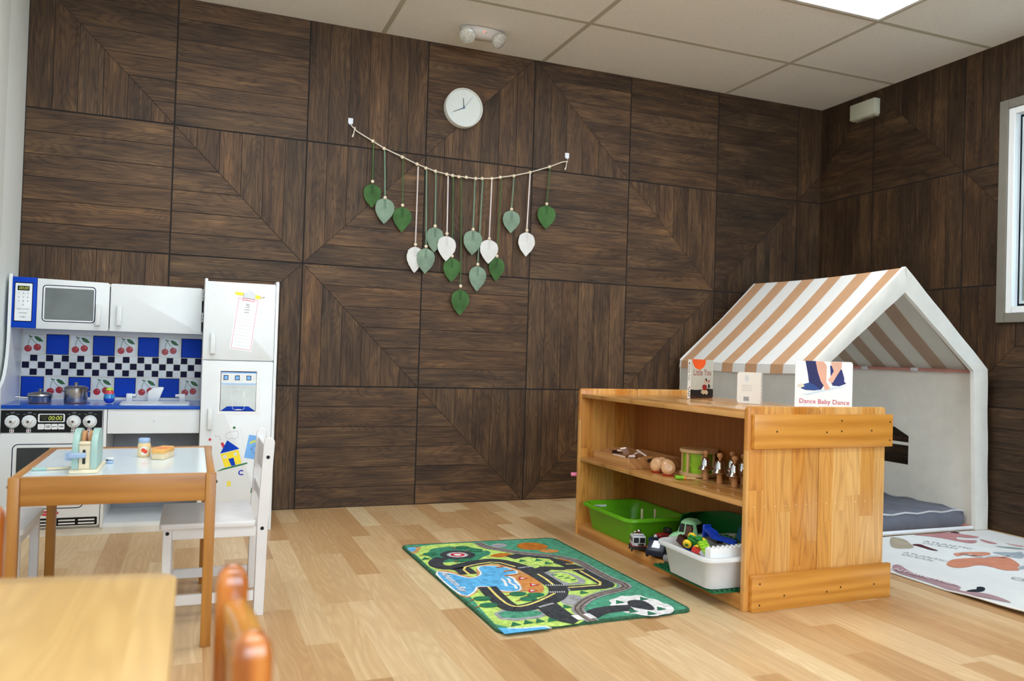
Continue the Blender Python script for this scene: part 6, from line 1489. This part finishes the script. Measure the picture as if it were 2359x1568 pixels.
# cushion
CUSH = fabric('grey_cushion', (122, 126, 140), 0.0, 0.10, 0.5, 22); PIPE = M('pale_piping', (206, 208, 214), 0.6)
cx0, cx1, cy0, cy1, ch = 3.42, 4.362, -1.165, -0.25, 0.088
t = thing('floor_cushion', 'thick grey floor cushion with pale piping inside the tent', 'cushion', ((cx0+cx1)/2, (cy0+cy1)/2, 0.0))
def rim(a):   # rounded rectangle outline parameter
    P = rrect(cx0, cx1, cy0, cy1, 0.05, 6); n = len(P); f = a*n; i = int(f) % n; q = f-int(f)
    A, B = Vector(P[i]), Vector(P[(i+1) % n]); return A.lerp(B, q)
ccx, ccy = (cx0+cx1)/2, (cy0+cy1)/2
P_ = []
for i in range(4):
    A = [(cx1, cy1), (cx0, cy1), (cx0, cy0), (cx1, cy0)][i]; B = [(cx0, cy1), (cx0, cy0), (cx1, cy0), (cx1, cy1)][i]
    for k in range(24): P_.append(Vector(A).lerp(Vector(B), k/24))
NP = len(P_)
def cu(a, c):
    p = P_[int(round(a*NP)) % NP]; d = Vector((ccx, ccy))-p
    wv_ = 0.5+0.5*math.sin(p.x*38+p.y*31); rd = 0.012
    if c < 0.18: s_, z = 0.02, 0.004
    elif c < 0.38: s_, z = -0.004+0.010*wv_, 0.025
    elif c < 0.58: s_, z = -0.006+0.018*wv_, 0.055
    elif c < 0.72: s_, z = 0.006, ch-0.012+0.008*wv_
    else:
        k = (c-0.72)/0.28; s_ = 0.006+k*0.994; z = ch-0.010+0.016*wv_*(1-k)+0.026*math.sin(PI*k)*(0.6+0.4*math.sin(7*p.x+9*p.y))
    q = p+d*s_; return Vector((q.x, q.y, z))
b = MB(); b.grid(cu, NP, 18, CUSH); bmesh.ops.remove_doubles(b.bm, verts=b.bm.verts, dist=0.0004); b.build('cushion_body', t, smooth=75)
b = MB(); b.tube([cu(k/NP, 0.62)+Vector((0, 0, 0.006))-Vector((ccx-cu(k/NP, .62).x, ccy-cu(k/NP, .62).y, 0)).normalized()*0.003 for k in range(NP)], 0.0045, PIPE, 6, closed=True); b.build('piping', t)

# ------------------------------------------------------------ world map mat
MW = fabric('map_white', (226, 230, 232), 0.0, 0.02, 0.15, 90)
mx0, mx1, my0, my1 = 3.262, 4.412, -2.90, -1.252
def lift(x, y):
    e = max(0.0, min(1.0, (y+2.00)/-0.25)) if y < -2.0 else 0.0
    k = math.exp(-((x-mx0)/0.07)**2)
    return 0.004+0.030*k*e*(0.7+0.3*math.sin(12*y))+0.0015*math.sin(9*x+4*y)**2
t_ = MB()
t_.grid(lambda a, c: Vector((mx0+(mx1-mx0)*a, my1+(my0-my1)*c, lift(mx0+(mx1-mx0)*a, my1+(my0-my1)*c))), 40, 44, MW)
for f in t_.bm.faces: f.normal_flip()
hem = [Vector((mx0+0.002, y, lift(mx0, y))) for y in [my1+(my0-my1)*k/40 for k in range(41)]]
t_.tube(hem, 0.0036, MW, 6)
b = t_
MC = dict(north=(196, 142, 146), north2=(196, 142, 146), north3=(206, 160, 162), beige=(178, 168, 150), maroon=(96, 46, 56), africa=(212, 142, 116), strip=(214, 150, 126), teal=(166, 180, 190), teal2=(160, 178, 176), teal3=(166, 180, 190), mauve=(176, 146, 154), seal=(38, 44, 56), dark1=(80, 44, 60))
def drape(b, pts, m, up=0.0012):
    """lay a flat shape on the mat, following its surface"""
    P = [(mx0+p[0]/1000-0.002, min(my1-0.004, my1+p[1]/1000+0.002)) for p in pts]
    P = [tuple(v) for v in smoothline(P, 2, True)]
    bm2 = bmesh.new(); f = bm2.faces.new([bm2.verts.new((x, y, 0)) for x, y in P]); bmesh.ops.triangulate(bm2, faces=[f])
    bmesh.ops.subdivide_edges(bm2, edges=bm2.edges[:], cuts=3, use_grid_fill=True)
    i = b.mi(m); bm2.verts.ensure_lookup_table(); mp_ = {v: b.bm.verts.new((v.co.x, v.co.y, lift(v.co.x, v.co.y)+up)) for v in bm2.verts}
    bm2.normal_update()
    for f in bm2.faces:
        vs = [mp_[v] for v in f.verts]
        if f.normal.z < 0: vs = vs[::-1]
        try: b.bm.faces.new(vs).material_index = i
        except ValueError: pass
    bm2.free()
for k, c in MC.items(): drape(b, MAP[k], fabric('map_'+k, c, 0.0, 0.10, 0.1, 90), 0.0012 if k not in ('seal', 'dark1', 'maroon') else 0.0022)
Tm = frame((mx0-0.002, my1+0.002, 0.0078), (0, -1, 0), (1, 0, 0))
MI = M('map_ink', (158, 164, 168), .7); MWI = M('map_white_ink', (226, 216, 220), .7)
def mtext(s_, p, q, size, m, h=0.0):
    a, c = Vector((p[0], p[1]))/1000, Vector((q[0], q[1]))/1000
    A, B = Vector((-a.y, a.x)), Vector((-c.y, c.x)); d = B-A
    b.text(s_, size, (A.x+B.x)/2, (A.y+B.y)/2, h, m, Tm, rot=math.atan2(d.y, d.x))
q = MAPT
mtext('ATLANTIC', q[0], q[1], 0.042, MI); mtext('OCEAN', (q[0][0]-50, q[0][1]), (q[1][0]-50, q[1][1]), 0.042, MI)
mtext('ATLANTIC', q[2], q[3], 0.038, MI); mtext('OCEAN', (q[2][0]-45, q[2][1]), (q[3][0]-45, q[3][1]), 0.038, MI)
mtext('OCEAN', (q[4][0]+4, q[4][1]), (q[4][0]-4, q[4][1]-230), 0.062, MI, 0.0)
mtext('ANTARCTICA', q[6], q[7], 0.045, MWI, 0.004)
ZB = M('zebra', (50, 50, 56), .7)
for k, p in enumerate(MAPZ):
    for j in range(3): b.stroke([(mx0+p[0]/1000+0.006*j-.012, my1+.002+p[1]/1000-0.012*j), (mx0+p[0]/1000+0.022+.006*j-.012, my1+.002+p[1]/1000-0.004-0.012*j)], 0.006, 0.0088, ZB if (k+j) % 2 else MWI)
for k in range(5): b.stroke([(mx0+0.55+0.02*k, my1-0.645-0.02*k), (mx0+0.60+0.018*k, my1-0.655-0.024*k)], 0.005, 0.0088, MWI)
o = b.build('map_mat', loc=((mx0+mx1)/2, (my0+my1)/2, 0), smooth=50); tag(o, 'white cloth play mat printed with a world map on the floor before the tent', 'play mat')

# ------------------------------------------------------------ road rug
def pile(name, c):
    if name in CACHE: return CACHE[name]
    m, nt, bs = newmat(name); co, _ = objxyz(nt)
    n = noise(nt, co, 420, 2); n2 = noise(nt, co, 60, 3)
    f = math_(nt, 'ADD', math_(nt, 'MULTIPLY', n, 0.6), math_(nt, 'MULTIPLY', n2, 0.4))
    link(nt, ramp(nt, f, [(0.36, tuple(v*0.72 for v in c)), (0.5, c), (0.66, tuple(min(255, v*1.16+6) for v in c))]), bs.inputs['Base Color'])
    bs.inputs['Roughness'].default_value = 0.95; bs.inputs['Specular IOR Level'].default_value = 0.1
    bump(nt, bs, n, 0.6, 0.002); CACHE[name] = m; return m
rg = dict(edge=(62, 102, 78), green=(80, 150, 122), lime=(186, 216, 112), forest=(64, 132, 104), sand=(196, 148, 98), water=(96, 174, 226), road=(62, 64, 68), yellow=(236, 212, 124), gray=(156, 156, 160), white=(232, 232, 234), orange=(186, 112, 42), beach=(206, 140, 78), red=(196, 50, 70), tree=(52, 114, 84), rail=(134, 122, 116), brown=(176, 108, 62))
RM = {k: pile('rug_'+k, v) for k, v in rg.items()}
RX, RY = 1.887, -1.42
corners = [(1.543, -0.882), (2.214, -0.907), (2.232, -1.938), (1.568, -1.958)]
def rounded(cs, r, n=4):
    out = []
    for i in range(len(cs)):
        p, a, c = Vector(cs[i]), Vector(cs[i-1]), Vector(cs[(i+1) % len(cs)])
        u, v = (a-p).normalized()*r, (c-p).normalized()*r
        for k in range(n+1):
            s_ = k/n; out.append(((p+u)*(1-s_)**2+p*2*s_*(1-s_)+(p+v)*s_**2)[:])
    return out
b = MB()
b.prism(rounded(corners, 0.03), 0.0004, 0.009, RM['edge'], FLOORF, 0.003, 2)
ins = rounded([((p[0]-RX)*0.968+RX, (p[1]-RY)*0.980+RY) for p in corners], 0.022)
b.poly(ins, 0.0093, RM['green'])
def rp(k): return [(RX+p[0]/1000, RY+p[1]/1000) for p in k]
H0 = 0.0093; lay = [0]
def put(k, m): lay[0] += 1; b.poly(rp(smooth_(RUG[k])), H0+lay[0]*0.00003, RM[m])
def smooth_(P): return [tuple(v) for v in smoothline(P, 1, True)]
def line(k, wd, m, it=2): lay[0] += 1; b.stroke(smoothline(rp(RUGS[k]), it), wd, H0+lay[0]*0.00003, RM[m])
for k, m in (('lime', 'lime'), ('forest', 'forest'), ('sand', 'sand'), ('sand_corner', 'sand'), ('water', 'water'), ('water_corner', 'water'), ('beach', 'beach'), ('gray', 'gray'), ('field_gray', 'gray'), ('field', 'green'), ('snow', 'white'), ('autumn1', 'orange'), ('autumn2', 'orange'), ('autumn3', 'orange'), ('autumn4', 'beach'), ('cabin', 'gray')): put(k, m)
lay[0] += 1; b.stroke(smoothline(rp(RUG['water']), 1, True), 0.007, H0+lay[0]*0.00003, RM['white'], closed=True)
lay[0] += 1; b.poly(rp(RUG['water_low']), H0+lay[0]*0.00003, RM['water']); b.stroke(rp(RUG['water_low'][1:5]), 0.008, H0+lay[0]*0.00003+0.00002, RM['white'])
for k in ('wave1', 'wave2', 'wave3'): line(k, 0.010, 'white')
for k in ('pier1', 'pier2', 'pier3'): line(k, 0.014, 'brown', 0)
line('walk', 0.030, 'gray'); 
cc, ce = rp([RUGC[0]])[0], rp([RUGC[1]])[0]; cr = (Vector(cc)-Vector(ce)).length*0.92
line('road1', 0.055, 'road')
for k, wd in (('road3', 0.058), ('road4', 0.044), ('road7', 0.055), ('road2', 0.066), ('road5', 0.080), ('road6', 0.060)): line(k, wd, 'road')
put('snowroad', 'road'); put('limerect', 'lime'); put('parking', 'gray'); put('parkgreen', 'lime')
lay[0] += 1; h = H0+lay[0]*0.00003
for r, m in ((1.0, 'road'), (0.62, 'gray'), (0.50, 'white'), (0.42, 'red'), (0.22, 'white')): b.poly(circle(cc[0], cc[1], cr*r, 36), h, RM[m]); h += 0.00003
lay[0] += 5
for k in ('y2', 'y2b', 'y2c', 'y3', 'y3b', 'y3c'): line(k, 0.009, 'yellow', 1)
line('rail', 0.042, 'gray'); line('rail', 0.032, 'rail')
for off in (-0.008, 0.008):
    P = smoothline(rp(RUGS['rail']), 2); L_, R2 = ribbon(P, abs(off)*2); lay[0] += 1
    b.stroke(L_ if off > 0 else R2, 0.004, H0+lay[0]*0.00003, RM['road'])
for k in ('wb1', 'wb2'): line(k, 0.022, 'white', 0)
lay[0] += 1
for k in ('cross1', 'cross2', 'cross3', 'cross4'):
    A, B = [Vector(p) for p in rp(RUGS[k])]
    for i in range(9): b.stroke([A.lerp(B, i/9+0.02), A.lerp(B, i/9+0.075)], 0.012, H0+lay[0]*0.00003, RM['white'])
lay[0] += 1; h = H0+lay[0]*0.00003
for (x, y) in rp(RUGT):
    b.poly(circle(x, y, 0.030, 16, 0.024), h, RM['tree']); b.stroke([(x-0.028, y-0.004), (x-0.046, y-0.008)], 0.006, h, RM['brown'])
for (x, y) in rp(RUGA): b.poly([(x-0.018, y-0.016), (x+0.018, y-0.012), (x+0.002, y+0.020)], h, RM['tree'])
for (x, y) in rp(RUGC[2:]):
    b.poly([(x-0.02, y-0.016), (x+0.020, y-0.006), (x-0.006, y+0.018)], h, RM['red']); b.poly([(x-0.010, y-0.008), (x+0.010, y-0.004), (x-0.003, y+0.010)], h+0.00003, RM['white'])
pk = rp(RUG['parkgreen']); 
for i in range(4):
    c = Vector(pk[0]).lerp(Vector(pk[2]), 0.2+0.2*i); d = (Vector(pk[1])-Vector(pk[0]))*0.25; b.stroke([c-d, c+d*0.3], 0.010, h, RM['tree'])
A, B = [Vector(p) for p in rp(RUGS['text'])]; d = B-A
b.text('Adventure Bay', 0.040, (A.x+B.x)/2, (A.y+B.y)/2, h, RM['white'], FLOORF, rot=math.atan2(d.y, d.x), shear=0.3, bold=0.0006)
b.text('BRIDGE' if False else '', 0.01, 0, 0, h, RM['white']) if False else None
o = b.build('road_rug', loc=(RX, RY, 0), smooth=30); tag(o, 'green play rug printed with roads, water and trees on the wood floor', 'rug')
